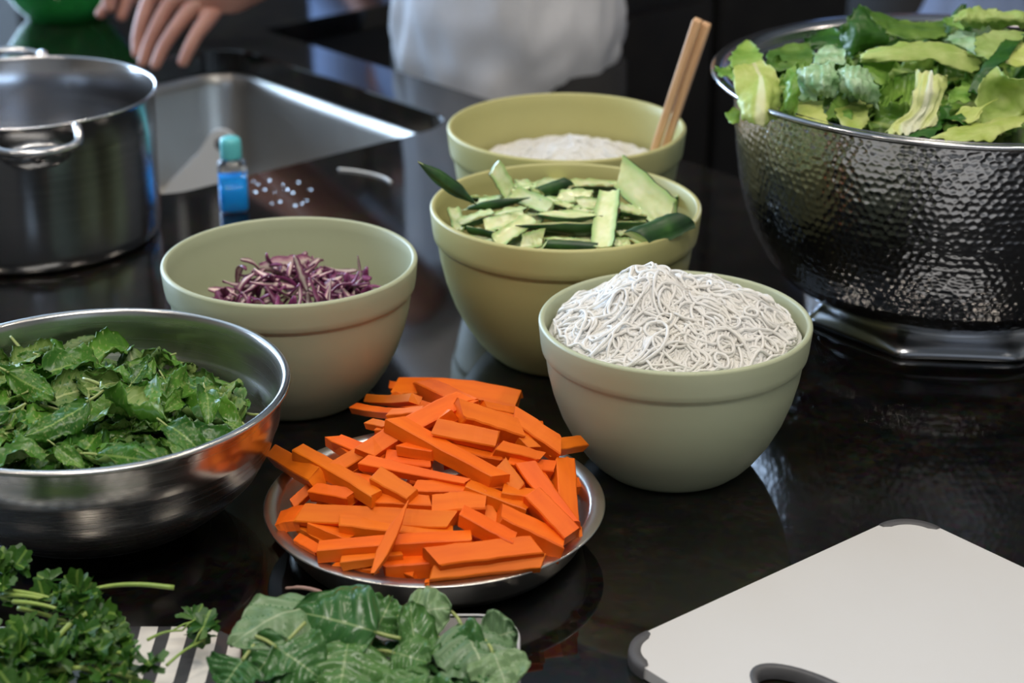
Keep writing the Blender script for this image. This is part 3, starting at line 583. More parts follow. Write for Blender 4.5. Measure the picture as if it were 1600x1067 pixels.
# ------------------------------------------------------------------ cucumbers
def mound_cuc(x, y):
    dx, dy = x-B_CUC[0], y-B_CUC[1]; return .102 + .034*math.exp(-(dx*dx/(2*.065**2)+(dy-.02)**2/(2*.055**2)))
def upx(x, y): return 640 + x*.29375, 230 + y*.29375
CUG = 'cucumber strips in the yellow-green bowl'; CUC_COM = 'pale cucumber strip overlapped by others in the yellow-green bowl'
def cuke(pa, pb_, w, up, rim_angle, label, seed, tip=0.):
    """lens-section strip: flat flesh on top, thin dark skin wrapped round the lower outside"""
    rng = random.Random(seed); Ln = (pb_-pa).length; n = 11; m = 7; fv = []; sv = []; skew = rng.uniform(-1, 1); slant = rng.uniform(-.35, .35)*w
    for i in range(n):
        t = i/(n-1); k = min(1, .90+3*t, .90+3*(1-t))*(1-.12*skew*t) if tip == 0 else max(.10, min(1, t*2.6+.08, (1-t)*2.6+.08)); y = (t-.5)*Ln; z0 = .02*Ln*math.sin(PI*t)*rng.choice((.6, 1)); ww = w*k*(1+rng.uniform(-.06, .06))
        for j in range(m):
            a = -1+2*j/(m-1); x = ww/2*a; ys = y + (slant*a if i in (0, n-1) else 0); fv.append((x, ys, z0 + .0009*rng.uniform(-1, 1) - .0012*(1-a*a)))
        for j in range(m):
            a = 1-2*j/(m-1); x = ww/2*a*1.0; zz = -ww*.5*math.sqrt(max(0, 1-a*a*.97)); ys = y + (slant*a if i in (0, n-1) else 0); fv.append((x, ys, z0+zz+.0))
            sv.append((x*1.06, ys, z0+zz*1.06-.0002)); 
    ff = []; M2 = 2*m
    for i in range(n-1):
        for j in range(M2): ff.append((i*M2+j, i*M2+(j+1) % M2, (i+1)*M2+(j+1) % M2, (i+1)*M2+j))
    ff.append(tuple(reversed(range(M2)))); ff.append(tuple((n-1)*M2+j for j in range(M2)))
    cu = [((j/(m-1)) if j < m else 0., i/(n-1)) for i in range(n) for j in range(2*m)]
    o = mesh_obj('cucumber_strip', fv, ff, M_cuke, True, None, None, cu); o.data.set_sharp_from_angle(angle=.7)
    sf = []; nv_ = len(sv); sv2 = sv + [(x*.985, y, z+.0006) for x, y, z in sv]
    for i in range(n-1):
        for j in range(m-1): sf.append((i*m+j, i*m+j+1, (i+1)*m+j+1, (i+1)*m+j)); sf.append((nv_+i*m+j, nv_+(i+1)*m+j, nv_+(i+1)*m+j+1, nv_+i*m+j+1))
        for j in (0, m-1): sf.append((i*m+j, (i+1)*m+j, nv_+(i+1)*m+j, nv_+i*m+j))
    s = mesh_obj('skin', sv2, sf, M_cuke_skin, True, o); s['label'] = 'dark green cucumber skin'
    lay(o, pa, pb_, up); return tag(o, label or CUC_COM, 'cucumber', CUG)
FR = Vector((0, -.8, .75)); UPV = Vector((0, -.35, 1)); DN = Vector((.1, .75, -.35)); SIDE = Vector((0, .2, 1))
CUKES = [
 (45,80,352,300,62,5,Vector((.2,.6,-.5)),1,'dark-skinned cucumber strip sticking out over the left rim'),
 (462,105,535,240,75,4,Vector((.35,-.8,.5)),0,'curled cucumber piece standing up at the back left'),
 (545,240,742,318,80,4,FR,0,None),(285,330,625,272,50,4,Vector((0,.7,.4)),1,'thin cucumber strip showing dark skin edge, left of centre'),(425,362,632,318,66,5,FR,1,None),
 (262,395,440,335,80,4,FR,0,'wide cucumber chunk against the left of the bowl'),(398,415,610,368,66,4,FR,0,None),(458,500,655,368,84,5,FR,0,'pale cucumber strip slanting up from the front left rim'),
 (685,212,800,160,76,4,FR,0,None),(690,240,845,188,50,3,Vector((0,.6,-.2)),0,None),(785,262,962,255,88,3,FR,0,'five-sided cucumber slice in the middle back'),(718,268,855,312,52,3,FR,0,None),
 (830,190,1092,192,80,4,FR,0,'broad cucumber strip lying at the back of the heap'),(648,352,1030,362,76,6,FR,1,'long pale cucumber strip lying level above the dark-skinned one'),
 (598,415,1332,398,110,6,Vector((0,.35,.9)),1,'longest cucumber wedge with dark skin facing front'),(1062,225,1022,522,100,9,Vector((-.25,-.9,.45)),0,'cucumber strip lying front to back over the others'),
 (1115,125,1385,375,135,6,Vector((-.3,-.85,.5)),0,'big pale cucumber wedge leaning against the back right rim'),(1370,285,1458,258,50,3,Vector((0,.6,.3)),1,None),
 (1205,498,1450,398,108,8,Vector((.1,.7,-.6)),0,'cucumber piece with waxy dark skin outward at the front right'),(715,515,985,530,50,5,Vector((0,.6,.2)),0,None),(715,482,985,498,56,4,FR,0,None),
 (595,505,712,478,70,5,FR,0,None),(1110,312,1245,345,80,4,FR,0,None),(1085,505,1175,505,44,4,FR,0,None),(232,315,262,432,56,3,FR,0,None),(330,432,490,465,50,3,Vector((0,.5,.5)),0,None),
 (585,222,672,202,42,4,FR,0,None),(895,292,1015,302,60,3,FR,0,None),(880,330,1050,325,60,2,FR,0,None),(550,440,700,430,60,2,FR,0,None),(1100,440,1200,420,60,2,FR,0,None),(350,290,470,270,60,2,FR,0,None)]
rngu = random.Random(4)
for i, (x0, y0, x1, y1, wd, ly, up, tp, lb) in enumerate(CUKES):
    P0, P1 = on_mound(*upx(x0, y0), mound_cuc), on_mound(*upx(x1, y1), mound_cuc)
    if i == 0: P0 = aty(*upx(x0, y0), 1.405); P1 = aty(*upx(x1, y1), 1.415)
    if i == 1: P0 = P1 + Vector((-.012, .004, .020))
    if i == 16: P0 = aty(*upx(x0, y0), 1.475); P1 = aty(*upx(x1, y1), 1.435)
    if i == 18: P0 = aty(*upx(x0, y0), 1.375); P1 = aty(*upx(x1, y1), 1.40)
    P0, P1 = toward(P0, .0025*ly), toward(P1, .0025*ly)
    if up is FR: up = rngu.choice((FR, FR, Vector((.15, -.25, 1)), Vector((-.2, .1, 1)), Vector((.3, -.6, .6)))) + Vector((rngu.uniform(-.25, .25), rngu.uniform(-.2, .2), 0))
    cuke(P0, P1, wd*.29375*1.53/F_PX*1.2, up, 0, lb, 300+i, tp)
rngu = random.Random(4)
for i in range(22):
    a = rngu.uniform(0, 2*PI); r = .07*math.sqrt(rngu.random()); x, y = B_CUC[0]+r*math.cos(a), B_CUC[1]+r*math.sin(a); hd = rngu.uniform(0, 2*PI); ln = rngu.uniform(.015, .026)
    d = Vector((math.cos(hd), math.sin(hd), rngu.uniform(-.1, .1))); c = Vector((x, y, mound_cuc(x, y)-rngu.uniform(.004, .012)))
    cuke(c-d*ln, c+d*ln, rngu.uniform(.012, .018), Vector((rngu.uniform(-.5, .5), rngu.uniform(-.6, .4), 1)), 0, None, 400+i, 0)

# ------------------------------------------------------------------ leaves
def leaf_geo(chord, W, outline, nu, nv, curl=.5, cup=.3, corr=(0, 0), serr=(0, 0), ruf=(0, 0), seed=0, thick=.0004, twist=0., und=.0):
    rng = random.Random(seed); ph = rng.uniform(0, 6), rng.uniform(0, 6); k = curl if abs(curl) > 1e-3 else 1e-3
    g = []
    for i in range(nu+1):
        t = i/nu; wv = W/2*outline(t)
        y0 = math.sin(k*t)/k; z0 = (1-math.cos(k*t))/k; ca, sa = math.cos(k*t), math.sin(k*t); row = []
        for j in range(-nv, nv+1):
            s = j/nv; e = wv
            if serr[1] and abs(j) >= nv-0: e *= 1 + serr[1]*(2*((t*serr[0]) % 1)-1)
            c = cup if abs(cup) > 1e-3 else 1e-3
            x = e*math.sin(c*s)/c; z = e*(1-math.cos(c*s))/c
            if corr[1]: z += corr[1]*math.cos(2*PI*corr[0]*(t-.28*abs(s)))*min(1, abs(s)*4)*min(1, t*5)*(1-abs(s)*.3)
            if ruf[1]: z += ruf[1]*abs(s)**2.2*math.sin(2*PI*ruf[0]*t+ph[0 if s < 0 else 1])*min(1, t*4)
            if und: z += und*noise.noise(Vector((s*2+seed*3.1, t*3.5, seed*1.7)))*(.3+abs(s))
            tw = twist*(t-.5); x, z = x*math.cos(tw)-z*math.sin(tw), x*math.sin(tw)+z*math.cos(tw)
            row.append((x, y0*chord*1.0 - z*sa, z0*chord + z*ca))
        g.append(row)
    y1, z1 = chord*math.sin(k)/k, chord*(1-math.cos(k))/k; an = math.atan2(z1, y1); s_ = chord/math.hypot(y1, z1); ca, sa = math.cos(-an), math.sin(-an)
    nc = 2*nv+1; top = []; uv = []
    for i, row in enumerate(g):
        for j, (x, y, z) in enumerate(row): top.append((x, (y*ca-z*sa)*s_, (y*sa+z*ca)*s_)); uv.append((j/(nc-1), i/nu))
    T = np.array(top).reshape(nu+1, nc, 3); du = np.gradient(T, axis=0); dv = np.gradient(T, axis=1); nm = np.cross(dv, du); nm /= np.linalg.norm(nm, axis=2, keepdims=True)+1e-12
    Bt = T - nm*thick
    V = np.concatenate([T.reshape(-1, 3), Bt.reshape(-1, 3)]); n0 = (nu+1)*nc; f = []; fm = []
    for i in range(nu):
        for j in range(nc-1):
            a, b, c, d = i*nc+j, i*nc+j+1, (i+1)*nc+j+1, (i+1)*nc+j; f.append((a, b, c, d)); fm.append(0); f.append((n0+d, n0+c, n0+b, n0+a)); fm.append(1)
    for i in range(nu):
        for j in (0, nc-1):
            a, d = i*nc+j, (i+1)*nc+j; f.append((a, d, n0+d, n0+a)); fm.append(0)
    return V.tolist(), f, fm, uv+uv
OV = lambda t: max(.02, (math.sin(PI*min(1, t**.72))**.8))          # ovate, widest below the middle
OB = lambda t: max(.02, (math.sin(PI*t**.8)**.62))
LET = lambda t: max(.10, min(1, .16+1.25*t)*(1-max(0, (t-.72)/.28)**3*.75))   # romaine: narrow base, broad rounded tip
def leaf_obj(name, geo, mats): 
    v, f, fm, uv = geo; return mesh_obj(name, v, f, list(mats), True, None, fm, uv)
def place_leaf(o, P0, d, nrm, s=1.):
    y = d.normalized(); z = (nrm - y*nrm.dot(y)); z = z.normalized() if z.length > 1e-5 else y.orthogonal().normalized(); x = y.cross(z)
    o.matrix_world = Matrix.Translation(P0) @ (Matrix((x, y, z)).transposed() * s).to_4x4() if False else Matrix.Translation(P0) @ Matrix((x, y, z)).transposed().to_4x4() @ Matrix.Scale(s, 4)
    return o

# --- mint
rngm = random.Random(21)
def mound_mint(x, y):
    dx, dy = x-MB[0], y-MB[1]; d = math.hypot(dx, dy)/.12
    return .064 + .026*max(0, 1-((dx+.035)/.125)**2)*max(0, 1-((dy-.0)/.14)**2) + .012*math.exp(-((dx+.09)**2+(dy-.03)**2)/(2*.05**2)) - .006*max(0, d-.8)
mint_vars = []
for k in range(9):
    geo = leaf_geo(.040, .024*rngm.uniform(.85, 1.12), OV, 26, 5, rngm.uniform(-1.6, 1.3), rngm.uniform(-1.1, 1.1), (7, .0012), (13, .09), (2.2, .0022), 50+k, .0003, rngm.uniform(-.7, .7), .004)
    me_o = leaf_obj('mint_leaf', geo, (M_mint_t, M_mint_b)); me_o.data.name = 'mint_leaf_variant'; mint_vars.append(me_o.data); bpy.data.objects.remove(me_o)
stem_pts = spline([(0, .002, 0), (0, -.004, .0003), (.0006, -.009, .0012)], 3); sv_, sf_ = tube_geo(stem_pts, [.0009, .0009, .0009, .0008, .0008, .0008, .0007], 6)
stem_me = bpy.data.meshes.new('leaf_stalk'); stem_me.from_pydata([tuple(p) for p in sv_], [], sf_); stem_me.materials.append(M_stem); stem_me.polygons.foreach_set('use_smooth', [True]*len(stem_me.polygons))
MG = 'mint leaves in the steel bowl'; M_COM = 'green mint leaf tangled among the others in the steel bowl'
def mint(P0, d, nrm, s, label=None, stalk=True):
    o = bpy.data.objects.new('mint_leaf', rngm.choice(mint_vars)); COL.objects.link(o); place_leaf(o, P0, d, nrm, s); tag(o, label or M_COM, 'leaf', MG)
    if stalk: c = bpy.data.objects.new('stalk', stem_me); COL.objects.link(c); c.parent = o
    return o
def mnorm(M, x, y, e=.004): return Vector((-(M(x+e, y)-M(x-e, y))/(2*e), -(M(x, y+e)-M(x, y-e))/(2*e), 1)).normalized()
# dense chopped underlayer, not countable
V = []; Fq = []; FM = []; UV = []
for k in range(170):
    a = rngm.uniform(0, 2*PI); r = .084*math.sqrt(rngm.random()); x, y = MB[0]+r*math.cos(a), MB[1]+r*math.sin(a); z = mound_mint(x, y)-rngm.uniform(.014, .024)
    me_ = rngm.choice(mint_vars); nr = (Vector((0, 0, 1))+Vector((rngm.uniform(-1, 1), rngm.uniform(-1, 1), 0))*.6).normalized(); hd = rngm.uniform(0, 2*PI); d = Vector((math.cos(hd), math.sin(hd), rngm.uniform(-.3, .3)))
    yv = d.normalized(); zv = (nr-yv*nr.dot(yv)).normalized(); xv = yv.cross(zv); R3 = Matrix((xv, yv, zv)).transposed(); b0 = len(V)
    V += [tuple(R3 @ (vv.co-Vector((0, .02, 0))) + Vector((x, y, z))) for vv in me_.vertices]; Fq += [tuple(b0+i for i in p.vertices) for p in me_.polygons]; FM += [p.material_index for p in me_.polygons]
    uu = [None]*len(me_.vertices)
    for lp in me_.loops: uu[lp.vertex_index] = tuple(me_.uv_layers[0].data[lp.index].uv)
    UV += [q or (0, 0) for q in uu]
o = mesh_obj('mint_underlayer', V, Fq, [M_mint_t, M_mint_b], True, None, FM, UV); tag(o, 'dense mass of mint under the top leaves in the steel bowl', 'herbs', kind='stuff')
for k in range(165):
    for _ in range(20):
        a = rngm.uniform(0, 2*PI); r = .102*math.sqrt(rngm.random()); x, y = MB[0]+r*math.cos(a), MB[1]+r*math.sin(a)
        if math.hypot(x-MB[0], y-MB[1]) < .104: break
    z = mound_mint(x, y)-rngm.uniform(-.003, .010); nr = (mnorm(mound_mint, x, y)+Vector((rngm.uniform(-1, 1), rngm.uniform(-1.3, .6), 0))*.85).normalized()
    if rngm.random() < .3: nr = -nr
    hd = rngm.uniform(0, 2*PI); d = Vector((math.cos(hd), math.sin(hd), rngm.uniform(-.35, .25))).normalized(); s = rngm.uniform(.7, 1.4); tipd = Vector((x, y, 0))+d*.02*s
    P0 = Vector((x, y, z)) - d*.02*s
    for q_ in range(12):
        e0 = math.hypot(P0.x-MB[0], P0.y-MB[1]); e1 = math.hypot(P0.x+d.x*.04*s-MB[0], P0.y+d.y*.04*s-MB[1])
        if max(e0, e1) < .108: break
        P0 += (Vector(MB)-P0).normalized()*.005*Vector((1, 1, 0)).length; P0.z = z
    mint(P0, d, nr, s, None, rngm.random() < .5)
for (px0, py0, px1, py1, Y0, Y1, nx, lab, s) in [
    (20, 572, 75, 555, 1.19, 1.20, (0, -.9, .4), 'large dark wrinkled mint leaf standing at the back left of the bowl', 1.5),
    (70, 558, 140, 585, 1.19, 1.17, (0, -.7, .6), 'mint leaf arching against the back wall of the steel bowl', 1.0),
    (205, 600, 232, 556, 1.16, 1.175, (-.4, -.9, .2), 'upright mint leaf with serrated edge at the back of the heap', .95),
    (320, 612, 325, 665, 1.15, 1.12, (.3, -.9, .3), 'hanging rounded mint leaf at the right end of the heap', 1.1),
    (155, 600, 262, 655, 1.12, 1.09, (0, -.5, -.9), 'big mint leaf lying underside up with a pale midrib in the middle of the heap', 1.6),
    (140, 625, 40, 680, 1.10, 1.075, (0, -.6, .8), 'large smooth bright mint leaf in the centre front', 1.5),
    (10, 580, 82, 618, 1.14, 1.12, (0, -.7, .7), 'long bright mint leaf at the left edge of the picture', 1.45),
    (85, 695, 130, 730, 1.06, 1.05, (0, -.7, .7), 'pointed flat mint leaf right behind the front rim', 1.1),
    (150, 710, 250, 722, 1.065, 1.055, (0, -.8, .5), 'pleated mint leaf lying along the front rim', 1.35),
    (260, 665, 320, 715, 1.08, 1.065, (.2, -.6, .7), 'broad mint leaf at the front right near the rim', 1.25)]:
    A_, B_ = aty(px0, py0, Y0), aty(px1, py1, Y1); o = mint(A_, B_-A_, Vector(nx), (B_-A_).length/.040*1.05, lab)

# --- lettuce
LG = 'lettuce leaves in the hammered bowl'
def crom(P, m):
    """Catmull-Rom resample of an array (k, ...) along axis 0 with m samples per span"""
    P = np.concatenate([2*P[:1]-P[1:2], P, 2*P[-1:]-P[-2:-1]]); out = []
    for i in range(1, len(P)-2):
        for q in range(m):
            t = q/m; a, b, c, d = P[i-1], P[i], P[i+1], P[i+2]; out.append(.5*(2*b+(c-a)*t+(2*a-5*b+4*c-d)*t*t+(3*b-a-3*c+d)*t**3))
    out.append(P[-2]); return np.array(out)
def lettuce(view, rows, mats, label, crumple=.0022, jag=.0022, freq=1.0, seed=1, pleat=(0, 0), rib=False):
    """leaf surface through control points: (picture x, picture y) with the height z of each point above the worktop"""
    ox, oy, k = {'A': (1120, 60, .175), 'B': (1260, 0, .2249)}[view]
    C = []
    for row, zs in rows:
        zs = zs if hasattr(zs, '__len__') else [zs]*len(row); C.append([tuple(at(ox+x*k, oy+y*k, z)) for (x, y), z in zip(row, zs)])
    C = np.array(C); nr_, nc_ = C.shape[:2]; G = crom(C, max(4, 30//(nr_-1))); G = crom(G.transpose(1, 0, 2), max(4, 26//(nc_-1))).transpose(1, 0, 2)
    nu, nv = G.shape[:2]; du = np.gradient(G, axis=0); dv = np.gradient(G, axis=1); nm = np.cross(dv, du); nm /= np.linalg.norm(nm, axis=2, keepdims=True)+1e-12
    D = np.zeros((nu, nv)); J = np.zeros((nu, nv, 2))
    size = np.linalg.norm(C[0].mean(0)-C[-1].mean(0)); f1 = 60*freq; ctr = G.reshape(-1, 3).mean(0)
    for i in range(nu):
        for j in range(nv):
            e = max(abs(2*i/(nu-1)-1), abs(2*j/(nv-1)-1)); p = Vector(G[i, j]); q = p*f1+Vector((seed*7.3, seed*1.9, 0))
            D[i, j] = crumple*1.35*(.55+.9*e**3)*noise.noise(q) + crumple*.55*noise.noise(q*2.7) + crumple*.3*(1-2*abs(noise.noise(q*1.7)))*(.3+e)
            if pleat[0]: D[i, j] += pleat[1]*math.cos(2*PI*pleat[0]*(j/(nv-1)+.08*noise.noise(q*.6)))*min(1, .35+i/nu)
            if e > .93:
                J[i, j] = (noise.noise(q*3.1+Vector((5, 0, 0))), noise.noise(q*3.1+Vector((0, 9, 0))))
    G = G + nm*D[..., None]
    out = G-ctr; out /= np.linalg.norm(out, axis=2, keepdims=True)+1e-9; G = G + out*(J[..., :1])*jag*1.6
    if nm[..., 2].mean() < 0 or (nm[..., 1].mean() > .5): flip = True
    else: flip = False
    Bt = G - nm*.0006; V = np.concatenate([G.reshape(-1, 3), Bt.reshape(-1, 3)]); n0 = nu*nv; f = []; fm = []; uv = [((j/(nv-1)) if rib else (.62+.3*j/(nv-1)), 1-i/(nu-1)) for i in range(nu) for j in range(nv)]
    for i in range(nu-1):
        for j in range(nv-1):
            a, b, c, d = i*nv+j, i*nv+j+1, (i+1)*nv+j+1, (i+1)*nv+j; f.append((a, b, c, d)); fm.append(0); f.append((n0+d, n0+c, n0+b, n0+a)); fm.append(0 if mats[1] is mats[0] else 1)
    for i in range(nu-1):
        for j in (0, nv-1): a, d = i*nv+j, (i+1)*nv+j; f.append((a, d, n0+d, n0+a)); fm.append(0)
    for j in range(nv-1):
        for i in (0, nu-1): a, d = i*nv+j, i*nv+j+1; f.append((a, d, n0+d, n0+a)); fm.append(0)
    base = Vector(V.mean(0)); base.z = V[:, 2].min(); o = mesh_obj('lettuce_leaf', (V-np.array(base)).tolist(), f, list(mats), True, None, fm, uv+uv); o.location = base
    return tag(o, label, 'lettuce', LG)
PA, MI, DK, FR_ = (M_let_pale,)*2, (M_let_mid,)*2, (M_let_dark,)*2, (M_let_blue,)*2
lettuce('A', [([(145,255),(260,235),(400,225),(500,260)],.228), ([(160,370),(330,330),(450,370),(570,380)],(.221,.224,.224,.221)), ([(165,520),(320,500),(470,520),(575,520)],(.212,.216,.216,.212)), ([(190,650),(320,650),(450,660),(560,620)],(.203,.206,.206,.204)), ([(260,730),(340,765),(440,770),(510,720)],(.197,.197,.197,.198))], PA, 'pale yellow lettuce leaf with a wide rib hanging over the left rim', .0026, seed=1, rib=True)
lettuce('A', [([(640,250),(780,240),(940,210),(1060,230)],(.232,.236,.240,.240)), ([(690,330),(800,330),(960,310),(1090,330)],(.228,.233,.238,.236)), ([(720,430),(820,430),(960,430),(1100,430)],(.220,.225,.229,.226)), ([(740,545),(870,550),(960,500),(1060,545)],(.212,.216,.220,.216))], FR_, 'frosty blue-green lettuce leaf folded over like a frill beside the hanging leaf', .0034, .003, 1.4, 2, (7, .0013))
lettuce('A', [([(590,340),(640,270),(700,255)],(.230,.234,.236)), ([(600,440),(660,420),(725,420)],(.222,.226,.226)), ([(560,580),(650,560),(745,540)],(.212,.216,.216)), ([(540,690),(620,695),(700,690)],(.201,.203,.204))], MI, 'narrow green lettuce edge between the hanging leaf and the frosty frill', .0028, .003, 1.2, 3)
lettuce('A', [([(720,540),(850,545),(940,560)],.212), ([(690,620),(850,650),(970,680)],.207), ([(660,690),(830,750),(1010,790)],.2035)], PA, 'smooth yellow-green lettuce leaf under the frosty frill at the front rim', .0012, seed=4)
lettuce('A', [([(1090,260),(1220,230),(1340,270)],(.236,.240,.236)), ([(1090,370),(1240,350),(1425,400)],(.232,.240,.232)), ([(1110,490),(1260,480),(1455,530)],(.222,.230,.220)), ([(1110,570),(1270,560),(1435,630)],.213)], FR_, 'rounded blistered lettuce leaf bulging behind the front rim', .0034, .0025, 1.5, 5, (6, .0011))
lettuce('A', [([(1050,550),(1230,530),(1395,560)],.2135), ([(1070,660),(1230,650),(1360,670)],.209), ([(1130,780),(1280,810),(1350,740)],.2045)], PA, 'cupped yellow lettuce heart piece below the blistered leaf', .0014, seed=6)
lettuce('B', [([(470,640),(640,520),(770,500)],(.222,.226,.228)), ([(500,700),(630,630),(750,640)],(.212,.214,.216)), ([(430,820),(600,760),(730,770)],(.2045,.205,.207))], MI, 'ribbed green inside of the open lettuce cup in the front middle', .0016, freq=1.2, seed=7, pleat=(7, .0016))
lettuce('B', [([(760,500),(870,495),(965,540)],(.236,.238,.236)), ([(740,640),(850,640),(990,600)],(.226,.228,.228)), ([(700,780),(820,760),(935,720)],(.213,.216,.218)), ([(560,890),(740,860),(890,840)],(.205,.207,.208)), ([(590,930),(720,930),(870,880)],.2045)], (M_let_white, M_let_white), 'white-ribbed lettuce heart leaf fanning out of the cup in the front middle', .0024, .003, 1.2, 8, (5, .0013), True)
lettuce('B', [([(410,340),(620,305),(820,295),(1000,310),(1130,380)],(.243,.247,.247,.245,.240)), ([(370,405),(600,370),(820,355),(1000,370),(1210,420)],(.240,.245,.245,.242,.234)), ([(390,435),(610,430),(800,420),(980,450),(1160,520)],(.236,.240,.240,.236,.226))], (M_let_lite, M_let_lite), 'long light green lettuce leaf arching level over a dark hollow', .0018, .0025, 1.2, 9)
lettuce('B', [([(380,440),(500,430),(615,430)],.235), ([(430,510),(510,505),(580,500)],.229), ([(480,590),(520,595),(555,575)],.221)], MI, 'small green lettuce flap hanging below the arching leaf at its left end', .0012, seed=10)
lettuce('B', [([(305,95),(365,35),(430,65)],(.262,.265,.262)), ([(270,190),(380,170),(510,190)],(.252,.256,.250)), ([(240,280),(380,280),(570,280)],(.241,.245,.240)), ([(265,380),(330,395),(430,345)],.232)], DK, 'tall dark green lettuce leaf standing up at the back', .0024, .003, seed=11)
lettuce('B', [([(10,270),(140,195),(265,230)],.233), ([(0,295),(130,280),(265,300)],.230), ([(-10,330),(130,335),(275,380)],.226)], DK, 'dark green lettuce leaf lying left of the tall dark leaf', .002, seed=12)
lettuce('B', [([(380,45),(520,100),(700,140),(960,150)],(.258,.250,.244,.240)), ([(470,150),(600,165),(750,185),(970,190)],(.250,.245,.241,.238)), ([(540,240),(690,270),(820,270),(970,245)],(.240,.238,.236,.236))], (M_let_olive, M_let_olive), 'olive lettuce leaf running along the back rim', .0018, seed=13)
lettuce('B', [([(1040,75),(1180,62),(1320,68),(1530,88)],.262), ([(1055,140),(1180,128),(1330,128),(1540,132)],.258), ([(1085,190),(1220,192),(1350,192),(1540,205)],.248)], (M_let_lite, M_let_lite), 'crinkled yellow-green lettuce leaf at the top right corner', .0034, .0025, 1.5, 14, (8, .0012))
lettuce('B', [([(950,130),(1010,122),(1075,140)],.246), ([(965,185),(1020,185),(1095,205)],.241)], MI, 'small bright green lettuce tip at the back beside the crinkled leaf', .0014, seed=15)
lettuce('B', [([(955,270),(1030,228),(1165,222)],.243), ([(1010,295),(1080,275),(1175,300)],.242), ([(1100,335),(1140,355),(1175,385)],.238)], FR_, 'frosty curled lettuce edge right of the arching leaf', .002, seed=16)
lettuce('B', [([(1185,265),(1300,212),(1540,215)],.251), ([(1175,340),(1300,325),(1480,315)],.246), ([(1175,395),(1280,425),(1385,425)],.240)], (M_let_lite, M_let_lite), 'soft light green lettuce leaf below the crinkled corner leaf', .0016, seed=17)
lettuce('B', [([(1430,235),(1520,250)],.249), ([(1280,395),(1375,425)],.243), ([(1175,520),(1255,525)],.233), ([(1120,640),(1185,650)],.222)], DK, 'curving dark green lettuce strip left of the broad right-hand cup', .0018, seed=18)
lettuce('B', [([(1300,455),(1420,530),(1540,560)],(.240,.238,.238)), ([(1200,580),(1350,600),(1530,650)],(.233,.226,.226)), ([(1185,690),(1350,705),(1530,760)],(.222,.214,.216)), ([(1160,870),(1310,850),(1530,800)],(.208,.207,.209))], (M_let_lite, M_let_lite), 'broad smooth lettuce leaf forming a hollow cup at the far right', .0014, .002, seed=19)
lettuce('B', [([(1395,335),(1470,280),(1540,300)],.246), ([(1385,435),(1460,445),(1540,445)],.240)], PA, 'pale curled lettuce edge above the broad right-hand cup', .0018, seed=20)
lettuce('B', [([(990,890),(1200,850),(1400,800),(1540,775)],.209), ([(930,930),(1180,905),(1400,850),(1540,830)],(.2065,.208,.210,.210)), ([(850,975),(1050,985),(1250,975),(1400,915)],(.2045,.2045,.205,.206))], PA, 'frilly yellow-green lettuce leaf along the front rim at right', .002, .0035, 1.3, 21)
lettuce('B', [([(990,840),(1060,765),(1110,740)],(.210,.214,.216)), ([(1120,850),(1175,785),(1195,735)],(.211,.216,.219)), ([(1190,840),(1235,745),(1335,678)],(.212,.219,.224))], PA, 'pointed pale lettuce tip in front of the broad cup', .0014, seed=22)
lettuce('B', [([(930,740),(1000,715)],.216), ([(890,870),(970,845)],.208), ([(640,945),(870,960)],.2045)], DK, 'dark green lettuce strip wedged beside the white-ribbed leaf', .0018, seed=23)
lettuce('B', [([(985,655),(1060,598),(1145,588)],.222), ([(975,725),(1050,715),(1135,695)],.216)], MI, 'short green lettuce piece between the white-ribbed leaf and the right cup', .0018, seed=24)
lettuce('A', [([(-45,285),(60,255),(150,235)],.215), ([(-5,305),(80,310),(155,330)],.213), ([(55,355),(110,365),(165,395)],.211)], MI, 'small frilly lettuce tip poking out past the left rim', .002, .003, 1.5, 25)
lettuce('A', [([(90,660),(140,635),(200,635)],.196), ([(92,715),(150,720),(205,720)],.192), ([(110,755),(150,770),(195,755)],.189)], MI, 'tiny lettuce scrap hanging outside below the left rim', .0016, seed=26)
lettuce('A', [([(470,110),(640,65),(830,55)],.229), ([(440,190),(650,170),(860,160)],.226), ([(420,255),(640,280),(840,260)],.222)], (M_let_olive, M_let_olive), 'olive green lettuce leaf behind the hanging yellow leaf', .0018, seed=27)
lettuce('A', [([(205,60),(280,15),(345,60)],.226), ([(125,170),(260,150),(395,160)],.221), ([(135,250),(260,250),(405,250)],.217)], MI, 'small green lettuce tip at the left against the metal rim', .0018, seed=28)
lettuce('A', [([(865,110),(980,78),(1135,80)],.238), ([(865,180),(1000,155),(1150,180)],.238), ([(900,240),(1010,220),(1110,250)],.235)], FR_, 'curled frosty lettuce edge below the dark leaves', .0024, freq=1.3, seed=29)
rngl = random.Random(8)
tuck = []
def settle(o):
    """slide a piece inward until no point of it below the rim reaches the bowl wall"""
    M_ = np.array(o.matrix_basis); P_ = np.array([v.co[:] for v in o.data.vertices]) @ M_[:3, :3].T + M_[:3, 3]; c_ = Vector(P_.mean(0))
    for _ in range(40):
        q = P_-np.array(HP); lim = np.interp(q[:, 2]/HH, [.15, .26, .5, .8, 1.0], [.45, .66, .80, .85, .87])*HR
        if not ((np.hypot(q[:, 0], q[:, 1]) > lim) & (q[:, 2] < HH+.004)).any(): break
        st_ = HP-c_; st_.z = 0; st_ = st_.normalized()*.004; o.location += st_; P_ += np.array(st_); c_ += st_
for k in range(7):
    o = leaf_obj('lettuce_leaf', leaf_geo(.07, .06, LET, 30, 10, rngl.uniform(-1.2, 1.2), rngl.uniform(-.9, .9), (6, .0012), (17, .05), (5, .006), 90+k, .0006, 0, .02), (M_let_olive, M_let_dark) if k % 2 else (M_let_mid, M_let_olive)); tuck.append(o.data); bpy.data.objects.remove(o)  # dark and olive greens put the shade of the gaps into the leaf colour
